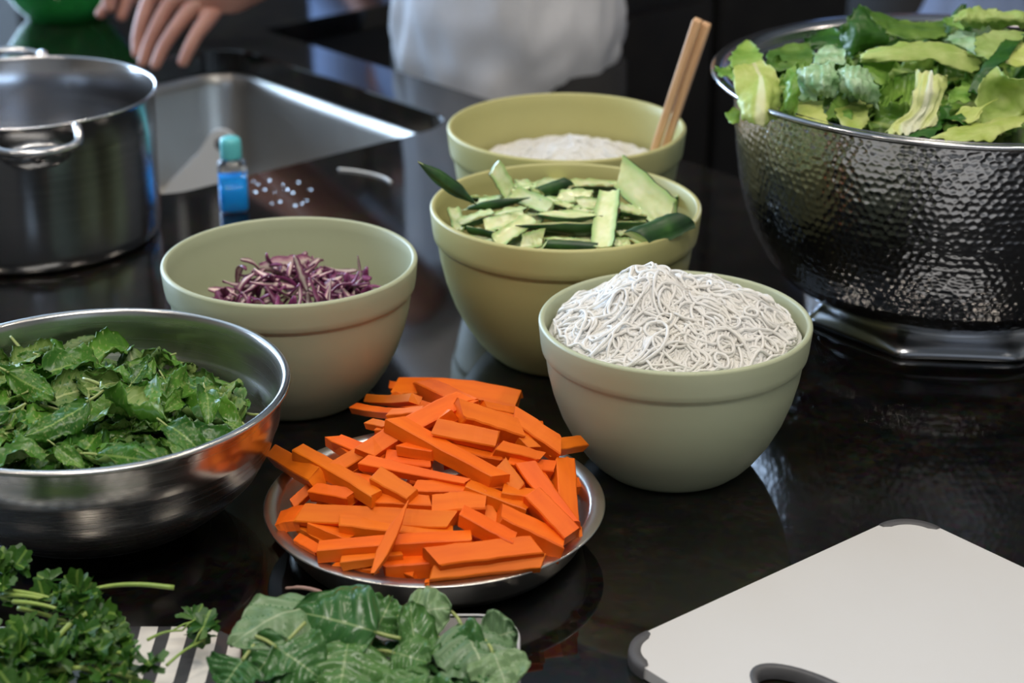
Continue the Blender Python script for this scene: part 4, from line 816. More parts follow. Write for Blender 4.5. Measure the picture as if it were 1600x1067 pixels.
for k, (px, py) in enumerate([(1175, 150), (1195, 120), (1225, 170), (1250, 130), (1275, 190), (1300, 165), (1310, 205), (1340, 185), (1345, 130), (1375, 160), (1385, 212), (1420, 110), (1440, 190), (1470, 150), (1490, 205), (1510, 120), (1530, 170), (1560, 100), (1560, 215), (1590, 160), (1440, 75), (1500, 70), (1380, 70), (1590, 60)]):
    c = at(px, py, .204 + (.016 if py < 140 else .004)); hd = rngl.uniform(0, 2*PI); d = Vector((math.cos(hd), math.sin(hd), rngl.uniform(-.2, .2))).normalized(); o = bpy.data.objects.new('lettuce_leaf', rngl.choice(tuck)); COL.objects.link(o); sc_l = rngl.uniform(.55, .85)
    c.y += .012 if py < 150 else .040; c.z -= .008
    place_leaf(o, c-d*.035*sc_l, d, Vector((rngl.uniform(-.5, .5), -.7, .8)), sc_l); settle(o); tag(o, 'lettuce piece tucked deep between the top leaves of the hammered bowl', 'lettuce', LG)
for k in range(22):
    a = rngl.uniform(-1.1, 1.9); r = .15*math.sqrt(rngl.uniform(.1, 1)); c = Vector((HP.x+.02+r*math.cos(a)*.9, HP.y+r*math.sin(a)*.9, .200+.02*(1-r/.15))); hd = rngl.uniform(0, 2*PI); d = Vector((math.cos(hd), math.sin(hd), rngl.uniform(-.1, .2))).normalized()
    if c.x < .47 and c.y < 1.6: continue
    o = bpy.data.objects.new('lettuce_leaf', rngl.choice(tuck)); COL.objects.link(o); place_leaf(o, c-d*.03, d, Vector((rngl.uniform(-.5, .5), rngl.uniform(-.6, .3), 1)), rngl.uniform(.7, 1.0)); settle(o); tag(o, 'lettuce piece tucked deep between the top leaves of the hammered bowl', 'lettuce', LG)
V = []; Fq = []; FM = []; UV = []
for k in range(46):   # packed leaves deeper in the bowl
    a = rngl.uniform(0, 2*PI); r = .115*math.sqrt(rngl.random()); c = Vector((HP.x+r*math.cos(a), HP.y+r*math.sin(a), .184+.03*(1-r/.12)+rngl.uniform(-.016, .006))); hd = rngl.uniform(0, 2*PI)
    v, f, fm, uv = leaf_geo(.10, .08, LET, 20, 6, rngl.uniform(-1, 1), rngl.uniform(-.7, .7), (7, .002), (0, 0), (4, .008), 70+k, .0006, 0, .02)
    yv = Vector((math.cos(hd), math.sin(hd), rngl.uniform(-.2, .2))).normalized(); nr = Vector((rngl.uniform(-.5, .5), rngl.uniform(-.8, .3), 1)); zv = (nr-yv*nr.dot(yv)).normalized(); R3 = Matrix((yv.cross(zv), yv, zv)).transposed(); b0 = len(V)
    V += [tuple(R3 @ (Vector(p)-Vector((0, .05, 0))) + c) for p in v]; Fq += [tuple(b0+i for i in p) for p in f]; FM += [rngl.choice((0, 1)) if False else (k % 3 if m_ == 0 else 0) for m_ in fm]; UV += uv
def _inside(p):   # keep the packed leaves within the inner wall of the bowl
    q = Vector(p)-HP; r = math.hypot(q.x, q.y); lim = float(np.interp(q.z/HH, [.15, .26, .5, .8, 1.0], [.45, .66, .80, .85, .87]))*HR
    if r > lim: q.x *= lim/r; q.y *= lim/r
    return tuple(q+HP)
V = [_inside(p) for p in V]
o = mesh_obj('lettuce_underlayer', V, Fq, [M_let_olive, M_let_mid, M_let_dark], True, None, FM, UV); tag(o, 'packed lettuce filling the hammered bowl below the top leaves', 'lettuce', kind='stuff')

# --- purple cabbage
rngk = random.Random(31); CC = Vector(B_CAB)
def mound_cab(x, y):
    dx, dy = x-CC.x, y-CC.y; return .072 + .018*math.exp(-((dx-.012)**2/(2*.05**2)+(dy-.01)**2/(2*.045**2))) + .008*math.exp(-((dx+.018)**2+(dy-.02)**2)/(2*.02**2))
def shred_mesh(Ln, W, seed, bend, tw):
    rng = random.Random(seed); n = 12; V = []; uv = []; T = .0010; hd = 0; p = Vector((0, 0, 0)); pts = []
    for i in range(n+1): pts.append((p.copy(), hd)); hd += bend/n + rng.uniform(-.18, .18); p = p + Vector((0, math.cos(hd), math.sin(hd)))*Ln/n
    for i, (c, h) in enumerate(pts):
        t = i/n; w = W/2*max(.15, math.sin(PI*(.06+.88*t))**.6)*(1+rng.uniform(-.15, .15)); a = tw*(t-.5); nr = Vector((0, -math.sin(h), math.cos(h))); sx = Vector((1, 0, 0)); s1 = sx*math.cos(a)+nr*math.sin(a); n1 = nr*math.cos(a)-sx*math.sin(a)
        for (s, e) in ((-1, .35), (0, 1), (1, .35)): V.append(c+s1*s*w+n1*T*e); uv.append((.5+.42*s*s if False else (.9 if s == 0 else .12), t))
        for (s, e) in ((1, -.35), (0, -1), (-1, -.35)): V.append(c+s1*s*w+n1*T*e); uv.append((.5, t))
    f = []; fm = []
    for i in range(n):
        for k in range(6): f.append((i*6+k, i*6+(k+1) % 6, (i+1)*6+(k+1) % 6, (i+1)*6+k)); fm.append(0 if k in (0, 1) else 1)
    f.append(tuple(reversed(range(6)))); f.append(tuple(n*6+k for k in range(6))); fm += [1, 1]
    mid = pts[n//2][0]; V = [p_-mid for p_ in V]
    o = mesh_obj('cabbage_shred', V, f, [M_cabb_w, M_cabb_p], True, None, fm, uv); me_ = o.data; bpy.data.objects.remove(o); return me_
shreds = [shred_mesh(rngk.uniform(.016, .036), rngk.uniform(.003, .0085), 500+k, rngk.uniform(-2.2, 2.2), rngk.uniform(-1.6, 1.6)) for k in range(16)]
KG = 'purple cabbage shreds in the green bowl'
def shred(c, d, nr, label=None, me_=None, s=1.):
    o = bpy.data.objects.new('cabbage_shred', me_ or rngk.choice(shreds)); COL.objects.link(o); place_leaf(o, c, d, nr, s); return tag(o, label or 'purple and white cabbage shred tangled in the heap in the green bowl', 'cabbage', KG)
for k in range(230):
    a = rngk.uniform(0, 2*PI); r = .060*math.sqrt(rngk.random()); x, y = CC.x+.005+r*math.cos(a), CC.y-.004+r*math.sin(a); hd = rngk.uniform(0, 2*PI)
    d = Vector((math.cos(hd), math.sin(hd), rngk.gauss(0, .25))); nr = Vector((rngk.gauss(0, .5), rngk.gauss(-.3, .5), rngk.choice((1, 1, -1)))); shred(Vector((x, y, mound_cab(x, y)+rngk.uniform(-.008, .004))), d, nr)
shred(aty(375, 418, 1.37), Vector((.1, 0, 1)), Vector((.4, -1, 0)), 'hooked purple cabbage shred standing up at the left of the heap', shred_mesh(.036, .006, 601, 1.4, .4))
shred(aty(562, 420, 1.37), Vector((-.08, 0, 1)), Vector((0, -1, 0)), 'straight thin cabbage shred sticking up at the right of the heap', shred_mesh(.024, .0022, 602, .1, .2))
shred(aty(470, 428, 1.33), Vector((-.25, -.1, .9)), Vector((0, -1, .2)), 'pale wedge of cabbage standing near the middle of the heap', shred_mesh(.030, .0065, 603, .3, .6))
shred(aty(450, 412, 1.39), Vector((1, 0, .1)), Vector((0, -1, .3)), 'wide arched cabbage piece at the back of the heap', shred_mesh(.045, .014, 604, -1.2, .2))
shred(aty(515, 462, 1.31), Vector((.1, 0, 1)), Vector((0, -1, .2)), 'thin white cabbage thread at the front of the heap', shred_mesh(.026, .0016, 605, .2, .8))

# --- basil on its tray
M_tray = mat('dark grey tray', (.05, .05, .055), .3); noisecol(M_tray, 30, [(.3, (.045, .045, .05)), (.7, (.06, .06, .065))])
M_tray_e = mat('pale tray edge', (.45, .46, .48), .35); noisecol(M_tray_e, 30, [(.3, (.42, .43, .45)), (.7, (.48, .49, .5))])
tray = empty('herb_tray', (-.075, .905, 0)); tag(tray, 'dark tray with thin pale edge under the basil', 'tray')
def tl(w_, h_, r, z): return [(x, y, z) for x, y in rrect(w_, h_, r, 8)]
loops_obj('tray_base', [tl(.14, .16, .02, 0), tl(.15, .17, .022, .002), tl(.158, .178, .024, .016), tl(.156, .176, .024, .016), tl(.147, .167, .022, .004)], M_tray, parent=tray)
loops_obj('tray_edge', [tl(.1575, .1775, .024, .0155), tl(.160, .180, .025, .0165), tl(.159, .179, .025, .018), tl(.156, .176, .024, .0175)], M_tray_e, False, False, parent=tray)
BG = 'basil leaves on the tray'
rngb = random.Random(17)
basil_geo = lambda c, W, seed, curl, cup: leaf_geo(c, W, OB, 28, 8, curl, cup, (5, .0016), (0, 0), (1.6, .002), seed, .0004, 0, .006)
def basil(px0, py0, Y0, px1, py1, Y1, W, nrm, curl, cup, label, seed, stalk=True, mats=None):
    A_, B_ = aty(px0, py0, Y0), aty(px1, py1, Y1); A_, B_ = toward(A_, .016 if seed == 1 else .004), toward(B_, .016 if seed == 1 else .004); c = (B_-A_).length; W *= 1.25
    o = leaf_obj('basil_leaf', basil_geo(c, W, seed, curl, cup), mats or (M_basil_t, M_basil_b)); place_leaf(o, A_, B_-A_, Vector(nrm))
    if stalk:
        s = tube('stalk', spline([(0, .001, 0), (0, -.006, -.0005), (.001, -.014, -.003)], 4), .0011, M_stem, 7, o)
    return tag(o, label, 'leaf', BG)
U, DN2 = (0, -.55, .85), (0, .3, -1)
basil(588, 988, .945, 462, 955, .965, .046, (-.1, -.65, .75), -.5, -.5, 'largest glossy basil leaf with deep ribs on top of the pile', 1)
basil(585, 990, .95, 612, 935, .975, .030, (.3, -.6, .8), -.6, -.4, None or 'basil leaf paired beside the largest one, pointing away', 2)
basil(505, 945, .965, 360, 1010, .93, .040, (-.4, -.5, .8), -.9, -.5, 'silvery pale basil leaf draped at the left of the pile', 3, True, (M_basil_b, M_basil_t))
basil(450, 1000, .93, 395, 1062, .915, .028, (-.3, -.6, .7), -.6, .4, 'bluish folded basil leaf at the left front', 4)
basil(545, 1000, .935, 530, 1085, .90, .046, (0, -.6, .8), -.5, -.4, 'broad light green basil leaf at the front centre', 5)
basil(615, 1020, .93, 670, 1035, .92, .030, (.1, -.6, .8), -.4, -.5, 'small oval basil leaf right of the front centre leaf', 6)
basil(660, 1040, .925, 640, 940, .965, .024, (.35, -.85, .3), .5, .9, 'bright green folded basil leaf standing upright', 7)
basil(635, 960, .965, 705, 950, .965, .030, (0, -.6, .8), -.4, -.4, 'pale basil leaf at the back of the pile', 8, True, (M_basil_b, M_basil_t))
basil(720, 975, .955, 760, 1060, .915, .040, (.2, -.6, .8), -.6, -.4, 'matte basil leaf lying toward the right edge of the tray', 9, True, (M_basil_b, M_basil_t))
basil(755, 1000, .945, 808, 985, .95, .026, (.3, -.7, .6), .4, .6, 'curled basil leaf tip at the right edge of the tray', 10, True, (M_basil_b, M_basil_t))
basil(690, 1000, .95, 745, 1040, .925, .032, (0, -.7, .7), -.5, .3, 'dark basil leaf between the upright one and the right edge', 11)
basil(430, 1010, .925, 500, 1060, .91, .036, (0, -.6, .8), -.4, -.4, 'shaded basil leaf under the largest leaf', 12)
basil(380, 1030, .92, 350, 1075, .905, .028, (-.3, -.6, .7), -.5, .2, 'dark basil leaf at the lower left beside the striped tray', 13)
basil(770, 1020, .93, 792, 1075, .905, .030, (.2, -.6, .8), -.5, -.3, 'light underside basil leaf at the lower right corner of the pile', 14, True, (M_basil_b, M_basil_t))
bmeshes = []
for k in range(6):
    o = leaf_obj('basil_leaf', basil_geo(.05, rngb.uniform(.028, .036), 40+k, rngb.uniform(-1, .6), rngb.uniform(-.6, .8)), (M_basil_t, M_basil_b)); bmeshes.append(o.data); bpy.data.objects.remove(o)
for k in range(26):
    x, y = rngb.uniform(-.132, -.018), rngb.uniform(.84, .955); h = max(.006, .022*(1-((x+.075)/.09)**2)) - .004; hd = rngb.uniform(0, 2*PI); d = Vector((math.cos(hd), math.sin(hd), rngb.uniform(-.2, .2))); nr = Vector((rngb.uniform(-.5, .5), rngb.uniform(-.8, .2), rngb.choice((1, 1, -1))))
    o = bpy.data.objects.new('basil_leaf', rngb.choice(bmeshes)); COL.objects.link(o); s = rngb.uniform(.6, .95); place_leaf(o, Vector((x, y, .012+h*rngb.uniform(.4, 1)))-d*.025*s, d, nr, s); tag(o, 'basil leaf half hidden inside the pile on the tray', 'leaf', BG)
o = tube('basil_sprig', spline([aty(447, 919, .985), aty(470, 918, .98), aty(495, 923, .972), aty(520, 935, .96)], 6), [.0009]*4+[.0012]*15, M_stem_purple, 8); tag(o, 'bare purplish basil stem poking out behind the pile', 'herb')

# --- striped tray and coriander
M_stripe = mat('striped tray glaze', (.8, .78, .74), .25)
tc = N(M_stripe, 'ShaderNodeTexCoord'); sp = N(M_stripe, 'ShaderNodeSeparateXYZ'); L(M_stripe, tc.outputs['Object'], sp.inputs[0])
# bands run in from the far edge and bend toward the left: x shifted by a smooth step in y
mr = N(M_stripe, 'ShaderNodeMapRange', interpolation_type='SMOOTHSTEP'); mr.inputs['From Min'].default_value = .045; mr.inputs['From Max'].default_value = .005; mr.inputs['To Min'].default_value = 0; mr.inputs['To Max'].default_value = .030; L(M_stripe, sp.outputs[1], mr.inputs[0])
ad = N(M_stripe, 'ShaderNodeMath', operation='ADD'); L(M_stripe, sp.outputs[0], ad.inputs[0]); L(M_stripe, mr.outputs[0], ad.inputs[1])
mu = N(M_stripe, 'ShaderNodeMath', operation='MULTIPLY'); L(M_stripe, ad.outputs[0], mu.inputs[0]); mu.inputs[1].default_value = 1/.0185
fr = N(M_stripe, 'ShaderNodeMath', operation='FRACT'); L(M_stripe, mu.outputs[0], fr.inputs[0])
rp_ = ramp(M_stripe, fr.outputs[0], [(0, (.055, .057, .062)), (.42, (.055, .057, .062)), (.45, (.72, .70, .66)), (.97, (.72, .70, .66))]); L(M_stripe, rp_.outputs[0], bsdf(M_stripe).inputs['Base Color'])
st = loops_obj('striped_tray', [tl(.245, .195, .026, 0), tl(.253, .203, .03, .002), tl(.256, .206, .032, .0075), tl(.253, .203, .031, .009), tl(.235, .185, .025, .0075)], M_stripe); st.location = (-.288, .893, 0)
tag(st, 'flat rounded tray with grey and white wavy stripes under the coriander', 'tray')
def fan_leaf(seed):
    """broad three-lobed toothed leaflet"""
    rng = random.Random(seed); n = 36; V = [(0, 0, 0)]; UV = [(.5, 0)]; rings = 3
    for r_ in range(1, rings+1):
        for k in range(n+1):
            a = -1.9 + 3.8*k/n; lob = .45+.55*abs(math.cos(1.5*a))**.8; tooth = 1+.10*math.cos(a*13+seed) if r_ == rings else 1
            R_ = .0105*lob*tooth*r_/rings; V.append((R_*math.sin(a), R_*math.cos(a), .0022*(r_/rings)**2*math.sin(a*3+seed)+rng.uniform(-.0002, .0002))); UV.append((.5+.45*math.sin(a)*r_/rings, r_/rings*abs(math.cos(a/2))))
    f = [(0, 1+k+1, 1+k) for k in range(n)]
    for r_ in range(rings-1):
        for k in range(n): a = 1+r_*(n+1)+k; b = a+n+1; f.append((a, a+1, b+1, b))
    o = mesh_obj('leaflet', V, f, M_cil, True, None, None, UV); me_ = o.data; bpy.data.objects.remove(o); return me_
leaflets = [fan_leaf(k) for k in range(5)]
rngs = random.Random(77); SG = 'coriander sprigs on the striped tray'; TH = ['first', 'second', 'third', 'fourth', 'fifth']
def sprig(P0, P1, arch, label, nl=9, rad=.0011, side=0.):
    if 'buried' not in label: P0, P1 = toward(P0, .008), toward(P1, .008)
    root = empty('coriander_sprig', P0); tag(root, label, 'herb', SG); d = P1-P0; ln = d.length; d.normalize(); sd = d.cross(Vector((0, 0, 1))).normalized(); c = []
    for t in (0, .25, .5, .75, 1.0): c.append(d*ln*t + Vector((0, 0, arch*math.sin(PI*t))) + sd*side*math.sin(PI*t))
    pts = spline(c, 5); tube('stem', pts, [rad*(1-.45*i/len(pts)) for i in range(len(pts))], M_cil_stem, 7, root)
    for k in range(nl):
        t = .45+.55*(k+1)/nl; p = pts[min(len(pts)-1, int(t*(len(pts)-1)))]; dr = (d*rngs.uniform(.1, 1)+sd*rngs.uniform(-1.2, 1.2)+Vector((0, 0, rngs.uniform(-.2, .9)))).normalized(); q = p+dr*rngs.uniform(.006, .016)
        tw = tube('twig', [p, (p+q)/2+Vector((0, 0, .001)), q], [.0006, .0005, .0004], M_cil_stem, 5, root)
        for e in range(3):
            lf = bpy.data.objects.new('leaflet', rngs.choice(leaflets)); COL.objects.link(lf); lf.parent = tw; dd = (dr+sd*(e-1)*.9+Vector((rngs.uniform(-.3, .3), rngs.uniform(-.3, .3), rngs.uniform(-.4, .3)))).normalized()
            nr = Vector((rngs.uniform(-.7, .7), rngs.uniform(-1.1, .2), 1)); place_leaf(lf, q, dd, nr, rngs.uniform(.7, 1.3))
    return root
# stems that stand out
sprig(aty(272, 918, .985), aty(70, 950, .985), .008, 'coriander sprig with pale cut stem end pointing right over the tray edge', 7, .0016)
sprig(aty(28, 950, .975), aty(190, 1010, .95), .003, 'coriander stem with pale cut end at the left, slanting down right', 6, .0015)
sprig(aty(5, 922, .985), aty(150, 965, .965), .004, 'coriander stem running from the left edge under the leaf tops', 6, .0015)
sprig(aty(134, 958, .955), aty(70, 1028, .935), .004, 'thick light green coriander stem crossing the heap diagonally', 3, .0021)
sprig(aty(12, 995, .955), aty(170, 1012, .945), .004, 'coriander stem with blunt yellow end in the lower left', 5, .0017)
sprig(aty(18, 1064, .925), aty(240, 1070, .92), .010, 'long curved coriander stem along the bottom edge', 5, .0019)
sprig(aty(108, 1002, .945), aty(160, 1052, .93), .003, 'short forked coriander stem in the middle of the heap', 4, .0016)
for k, (a0, a1, b0, b1, Y0, Y1) in enumerate([(0, 930, 110, 950, .98, .97), (20, 940, 130, 968, .97, .955), (60, 1000, 150, 990, .95, .945), (100, 1030, 40, 1010, .94, .945), (150, 1020, 235, 1035, .94, .93), (170, 990, 90, 975, .95, .955), (0, 1030, 80, 1045, .935, .93), (200, 1050, 120, 1035, .93, .935)]):
    sprig(aty(a0, a1, Y0), aty(b0, b1, Y1), .003, 'bare light green coriander stem lying over the leafy heap', 1, .0015)
for k in range(34):
    x, y = rngs.uniform(-.40, -.245), rngs.uniform(.84, .955); hd = rngs.uniform(-1.2, 1.2)+(PI if rngs.random() < .5 else 0); h = .012+.052*max(0, 1-((x+.385)/.145)**2)*max(.2, 1-((y-.92)/.09)**2); d = Vector((math.cos(hd), math.sin(hd)*.6, rngs.uniform(-.15, .2)))
    c = Vector((x, y, h*rngs.uniform(.3, .66)+.006)); ln = rngs.uniform(.022, .038)
    sprig(c-d*ln, c+d*ln*.5, .004, 'coriander sprig buried in the leafy heap on the striped tray', 7, .0012)
sprig(aty(230, 1000, .96), aty(285, 985, .965), .002, 'coriander sprig lying out on the stripes at the right of the heap', 2, .0010)
sprig(aty(260, 1040, .935), aty(320, 1000, .955), .002, 'small coriander sprig nearest the corner of the striped tray', 2, .0010)
sprig(aty(-30, 945, .99), aty(8, 905, .995), .004, 'coriander tip standing highest at the left edge', 5, .0012)

# ------------------------------------------------------------------ cutting board
ba_ = math.radians(39.2); ux = Vector((math.cos(ba_), math.sin(ba_), 0)); uy = Vector((ux.y, -ux.x, 0)); BHH = .36
_p = at(1180, 907, .009); _q = at(1530, 852, .009); _r = at(1045, 1067, .009)
c1 = _p + ux*(_q-_p).dot(ux); c0 = _p + ux*(_r-_p).dot(ux); c0.z = c1.z = 0; BW = (c1-c0).length
cb = empty('cutting_board', c0); tag(cb, 'white plastic cutting board with grey rubber corners at the front right', 'cutting board')
cb.rotation_euler.z = math.atan2(ux.y, ux.x); rc = .026
def bloop(z, off=0.): return [(BW/2+x, -BHH/2+y, z) for x, y in rrect(BW+2*off, BHH+2*off, rc+off, 12)]
hole = [(.052+.020*math.cos(a), -.118+.045*math.sin(a)) for a in np.linspace(0, 2*PI, 41)[:-1]]
bm = bmesh.new(); outer2 = [Vector(p) for p in bloop(.0085, -.0005)]; inner2 = [Vector((x, y, .0085)) for x, y in hole]
eds = loop_edges(outer2)+loop_edges(inner2); bmesh.ops.triangle_fill(bm, edges=eds, use_beauty=True)
for f in bm.faces:
    if f.normal.z < 0: f.normal_flip()
ret = bmesh.ops.extrude_face_region(bm, geom=bm.faces[:]); bmesh.ops.translate(bm, verts=[g for g in ret['geom'] if isinstance(g, bmesh.types.BMVert)], vec=(0, 0, -.0075)); bmesh.ops.recalc_face_normals(bm, faces=bm.faces[:])
me = bpy.data.meshes.new('board_panel'); bm.to_mesh(me); bm.free(); me.materials.append(M_white_plastic); ob = bpy.data.objects.new('board_panel', me); COL.objects.link(ob); ob.parent = cb
ho = [Vector((x, y, 0)) for x, y in hole]; hc = sum(ho, Vector())/40
def hl(s, z): return [hc+(p-hc).normalized()*((p-hc).length+s)+Vector((0, 0, z)) for p in ho]
hg = loops_obj('handle_grip', [hl(.0045, .0084), hl(.004, .0092), hl(.001, .0094), hl(-.001, .0085), hl(-.001, .001)], M_grip, False, False, parent=cb); hg['label'] = 'grey rubber ring round the handle hole'
for (cx, cy, a0) in ((rc, -rc, PI/2), (BW-rc, -rc, 0), (rc, -BHH+rc, PI), (BW-rc, -BHH+rc, 1.5*PI)):
    lo = [[], [], [], [], []]
    for k in range(17):
        a = a0-.12+(PI/2+.24)*k/16; e = .5+.5*min(1, 9*min(k, 16-k)/16); inn_ = rc-.0066*e
        for li, (rr2, z) in enumerate(((rc+.0004, .0004), (rc+.0006, .0055), (rc-.0002, .0091), (inn_, .0092), (inn_-.0006, .0084))): lo[li].append((cx+rr2*math.cos(a), cy+rr2*math.sin(a), z))
    v = [p for l in lo for p in l]; f = [(i*17+k, i*17+k+1, (i+1)*17+k+1, (i+1)*17+k) for i in range(4) for k in range(16)]
    g = mesh_obj('corner_grip', v, f, M_grip, True, cb); g['label'] = 'grey rubber corner'

# water drops by the bottle
M_water = mat('water', (1, 1, 1), .02, 0, Transmission_Weight=1.0, IOR=1.33)
rngw = random.Random(3)
for px, py in ((395, 283), (402, 288), (420, 282), (428, 300), (441, 289), (447, 296), (456, 301), (465, 285), (470, 318), (478, 313), (460, 321), (436, 315), (424, 318), (398, 300), (412, 296), (484, 296)):
    r = rngw.uniform(.0010, .0024); o = lathe('water_drop', [(0, 0), (r, 0), (r*.97, r*.12), (r*.8, r*.28), (r*.5, r*.38), (r*.2, r*.42), (0, r*.43)], M_water, 16, None, at(px, py, .0002)); o.scale = (rngw.uniform(.8, 1.5), 1, 1); tag(o, 'small water drop on the black worktop beside the blue bottle', 'water drop', 'water drops by the bottle')

# ------------------------------------------------------------------ people
def skin_body(name, verts, edges, radii, parent, m, root=0, sub=2):
    me = bpy.data.meshes.new(name); me.from_pydata([tuple(v) for v in verts], edges, []); me.materials.append(m)
    o = bpy.data.objects.new(name, me); COL.objects.link(o); o.parent = parent
    o.modifiers.new('skin', 'SKIN'); s = o.modifiers.new('smooth', 'SUBSURF'); s.levels = s.render_levels = sub
    for i, r in enumerate(radii): me.skin_vertices[0].data[i].radius = r if hasattr(r, '__len__') else (r, r)
    me.skin_vertices[0].data[root].use_root = True
    o.modifiers['skin'].use_smooth_shade = True
    return o
def person(label, loc, face, shirt_m, trous_m, arms, hem_z, girth=(.150, .115), fingers=None, hem_lift=0., label_seed=0.):
    """standing adult; loc = floor point, face = heading of the chest; arms = two lists [shoulder, elbow, wrist] in world space"""
    root = empty('person', loc); tag(root, label, 'person'); base_ = Vector(loc)
    fx = Vector((math.cos(face), math.sin(face), 0)); sx = Vector((-math.sin(face), math.cos(face), 0)); Z = lambda z: Vector((0, 0, z))
    V = []; E = []; R = []
    def add(p, r, par=None):
        V.append(p); R.append(r); k = len(V)-1
        if par is not None: E.append((par, k))
        return k
    pel = add(Z(.93), (.13, .10)); wa = add(Z(1.08), (.115, .09), pel); ch = add(Z(1.27), (.13, .10), wa); nk0 = add(Z(1.42), (.06, .06), ch); nk = add(Z(1.50), (.05, .05), nk0); hd = add(Z(1.56)+fx*.012, (.068, .075), nk); hd2 = add(Z(1.64)+fx*.015, (.076, .088), hd); add(Z(1.70)+fx*.005, (.055, .062), hd2)
    for s in (-1, 1):
        h = add(Z(.88)+sx*s*.085, (.085, .085), pel); k = add(Z(.50)+sx*s*.09, .058, h); a = add(Z(.10)+sx*s*.09-fx*.01, .042, k); t = add(Z(.045)+sx*s*.095+fx*.10, (.035, .025), a)
    for ai, arm in enumerate(arms):
        P = [p-base_ for p in arm]; s0 = add(P[0], .052, ch); e0 = add(P[1], .040, s0); m0 = add((P[1]+P[2])/2, .036, e0); w0 = add(P[2], .026, m0)
        if fingers and ai < len(fingers) and fingers[ai]:
            kn = [f_[0]-base_ for f_ in fingers[ai]]; pc_ = sum(kn, Vector())/len(kn); pm = add(P[2]*.5+pc_*.5, (.030, .017), w0)
            for fi, f_ in enumerate(fingers[ai]):
                prev = pm
                for q_, pt in enumerate(f_): prev = add(pt-base_, [.0115, .0092, .0084, .0070][q_] if len(f_) == 4 else [.0125, .0105, .0085][q_], prev)
        else:
            d = (P[2]-P[1]).normalized(); add(P[2]+d*.07, (.030, .016), w0); 
    body = skin_body('body', V, E, R, root, M_skin)
    # hair cap
    hv = []; hf = []; n_ = 24
    hc_ = Z(1.655)-fx*.012
    lo = []
    for i in range(9):
        ph_ = PI*.62*i/8; lo.append([hc_ + (fx*math.cos(a)*1.12+sx*math.sin(a))*.098*max(.02, math.sin(ph_)) + Z(.108*math.cos(ph_)) - fx*.02*(i/8) for a in np.linspace(0, 2*PI, n_+1)[:-1]])
    loops_obj('hair', lo, M_hair, True, False, root)
    for s in (-1, 1):   # ears
        ear = [Z(1.62)+sx*s*.080-fx*.005+fx*x+Z(z) for x, z in ((0, .03), (.012, .018), (.008, -.012), (-.002, -.03))]; tube('ear', [p for p in ear], [.006, .009, .008, .005], M_skin, 6, root)
        lathe('eye', [(0, -.011), (.008, -.007), (.011, 0), (.008, .007), (0, .011)], M_white_plastic, 12, root, Z(1.635)+fx*.088+sx*s*.03)
    tube('nose', [Z(1.645)+fx*.098, Z(1.615)+fx*.112, Z(1.600)+fx*.108], [.007, .011, .010], M_skin, 8, root)
    tube('mouth', [Z(1.572)+fx*.082-sx*.022, Z(1.570)+fx*.094, Z(1.572)+fx*.082+sx*.022], [.003, .006, .003], M_nail, 6, root)
    # shirt: draped tube with folds
    n_ = 120; lo = []; zs = [hem_z+.012*k for k in range(22)] + [hem_z+.30, hem_z+.36, 1.30, 1.38, 1.43, 1.455]
    for z in zs:
        u = z-hem_z; s = np.interp(u, [0, .06, .11, .16, .22, .32, .44, 1.30-hem_z, 1.38-hem_z, 1.43-hem_z, 1.455-hem_z], [.78, .86, .95, 1.04, 1.05, .97, .94, 1.0, .86, .62, .42]); l = []
        for a in np.linspace(0, 2*PI, n_+1)[:-1]:
            f_ = max(0, 1-u/.6); ca, sa = math.cos(a), math.sin(a)
            n1 = noise.noise(Vector((ca*2.4, sa*2.4, z*8+label_seed))); n2 = noise.noise(Vector((ca*4.5+z*4, sa*4.5, z*14+label_seed))); n3 = 1-2*abs(noise.noise(Vector((ca*2.6-z*8, sa*2.6+z*4, z*6+9+label_seed))))
            wv = 1 + f_*(.11*n1+.07*n2+.075*n3)
            zz = z + (.012*math.sin(a*2+.6)+hem_lift*math.exp(-((a-2*PI+1.0 if a > PI-1.0 else a+1.0)/1.1)**2))*max(0, 1-u/.20)
            l.append(sx*girth[0]*s*wv*ca+fx*girth[1]*s*wv*sa+Z(zz))
        lo.append(l)
    inn_ = [[p*1.0 + (Z(p.z)-p)*.03 for p in lo[0]], [p + (Z(p.z)-p)*.03 for p in lo[3]]]
    loops_obj('shirt', [inn_[1], inn_[0]] + lo, shirt_m, False, False, root)
    for arm in arms:
        P = [p-base_ for p in arm]; mid = P[0]+(P[1]-P[0])*.75; tube('sleeve', spline([P[0]+Z(.0)-(P[1]-P[0])*.15, P[0]*.6+mid*.4, mid], 5), [.072]*4+[.070]*4+[.068]*3, shirt_m, 16, root)
    # trousers
    lo = []
    for z, s in ((.98, .93), (.92, .97), (.86, .98)):
        lo.append([sx*girth[0]*s*math.cos(a)+fx*girth[1]*s*math.sin(a)+Z(z) for a in np.linspace(0, 2*PI, 49)[:-1]])
    tr = loops_obj('trousers', lo, trous_m, True, True, root)
    for s in (-1, 1): tube('trouser_leg', [Z(.90)+sx*s*.078, Z(.70)+sx*s*.085, Z(.5)+sx*s*.09, Z(.3)+sx*s*.09, Z(.10)+sx*s*.09], [.092, .088, .075, .070, .072], trous_m, 20, tr)
    return root
V3 = lambda *a: Vector(a)
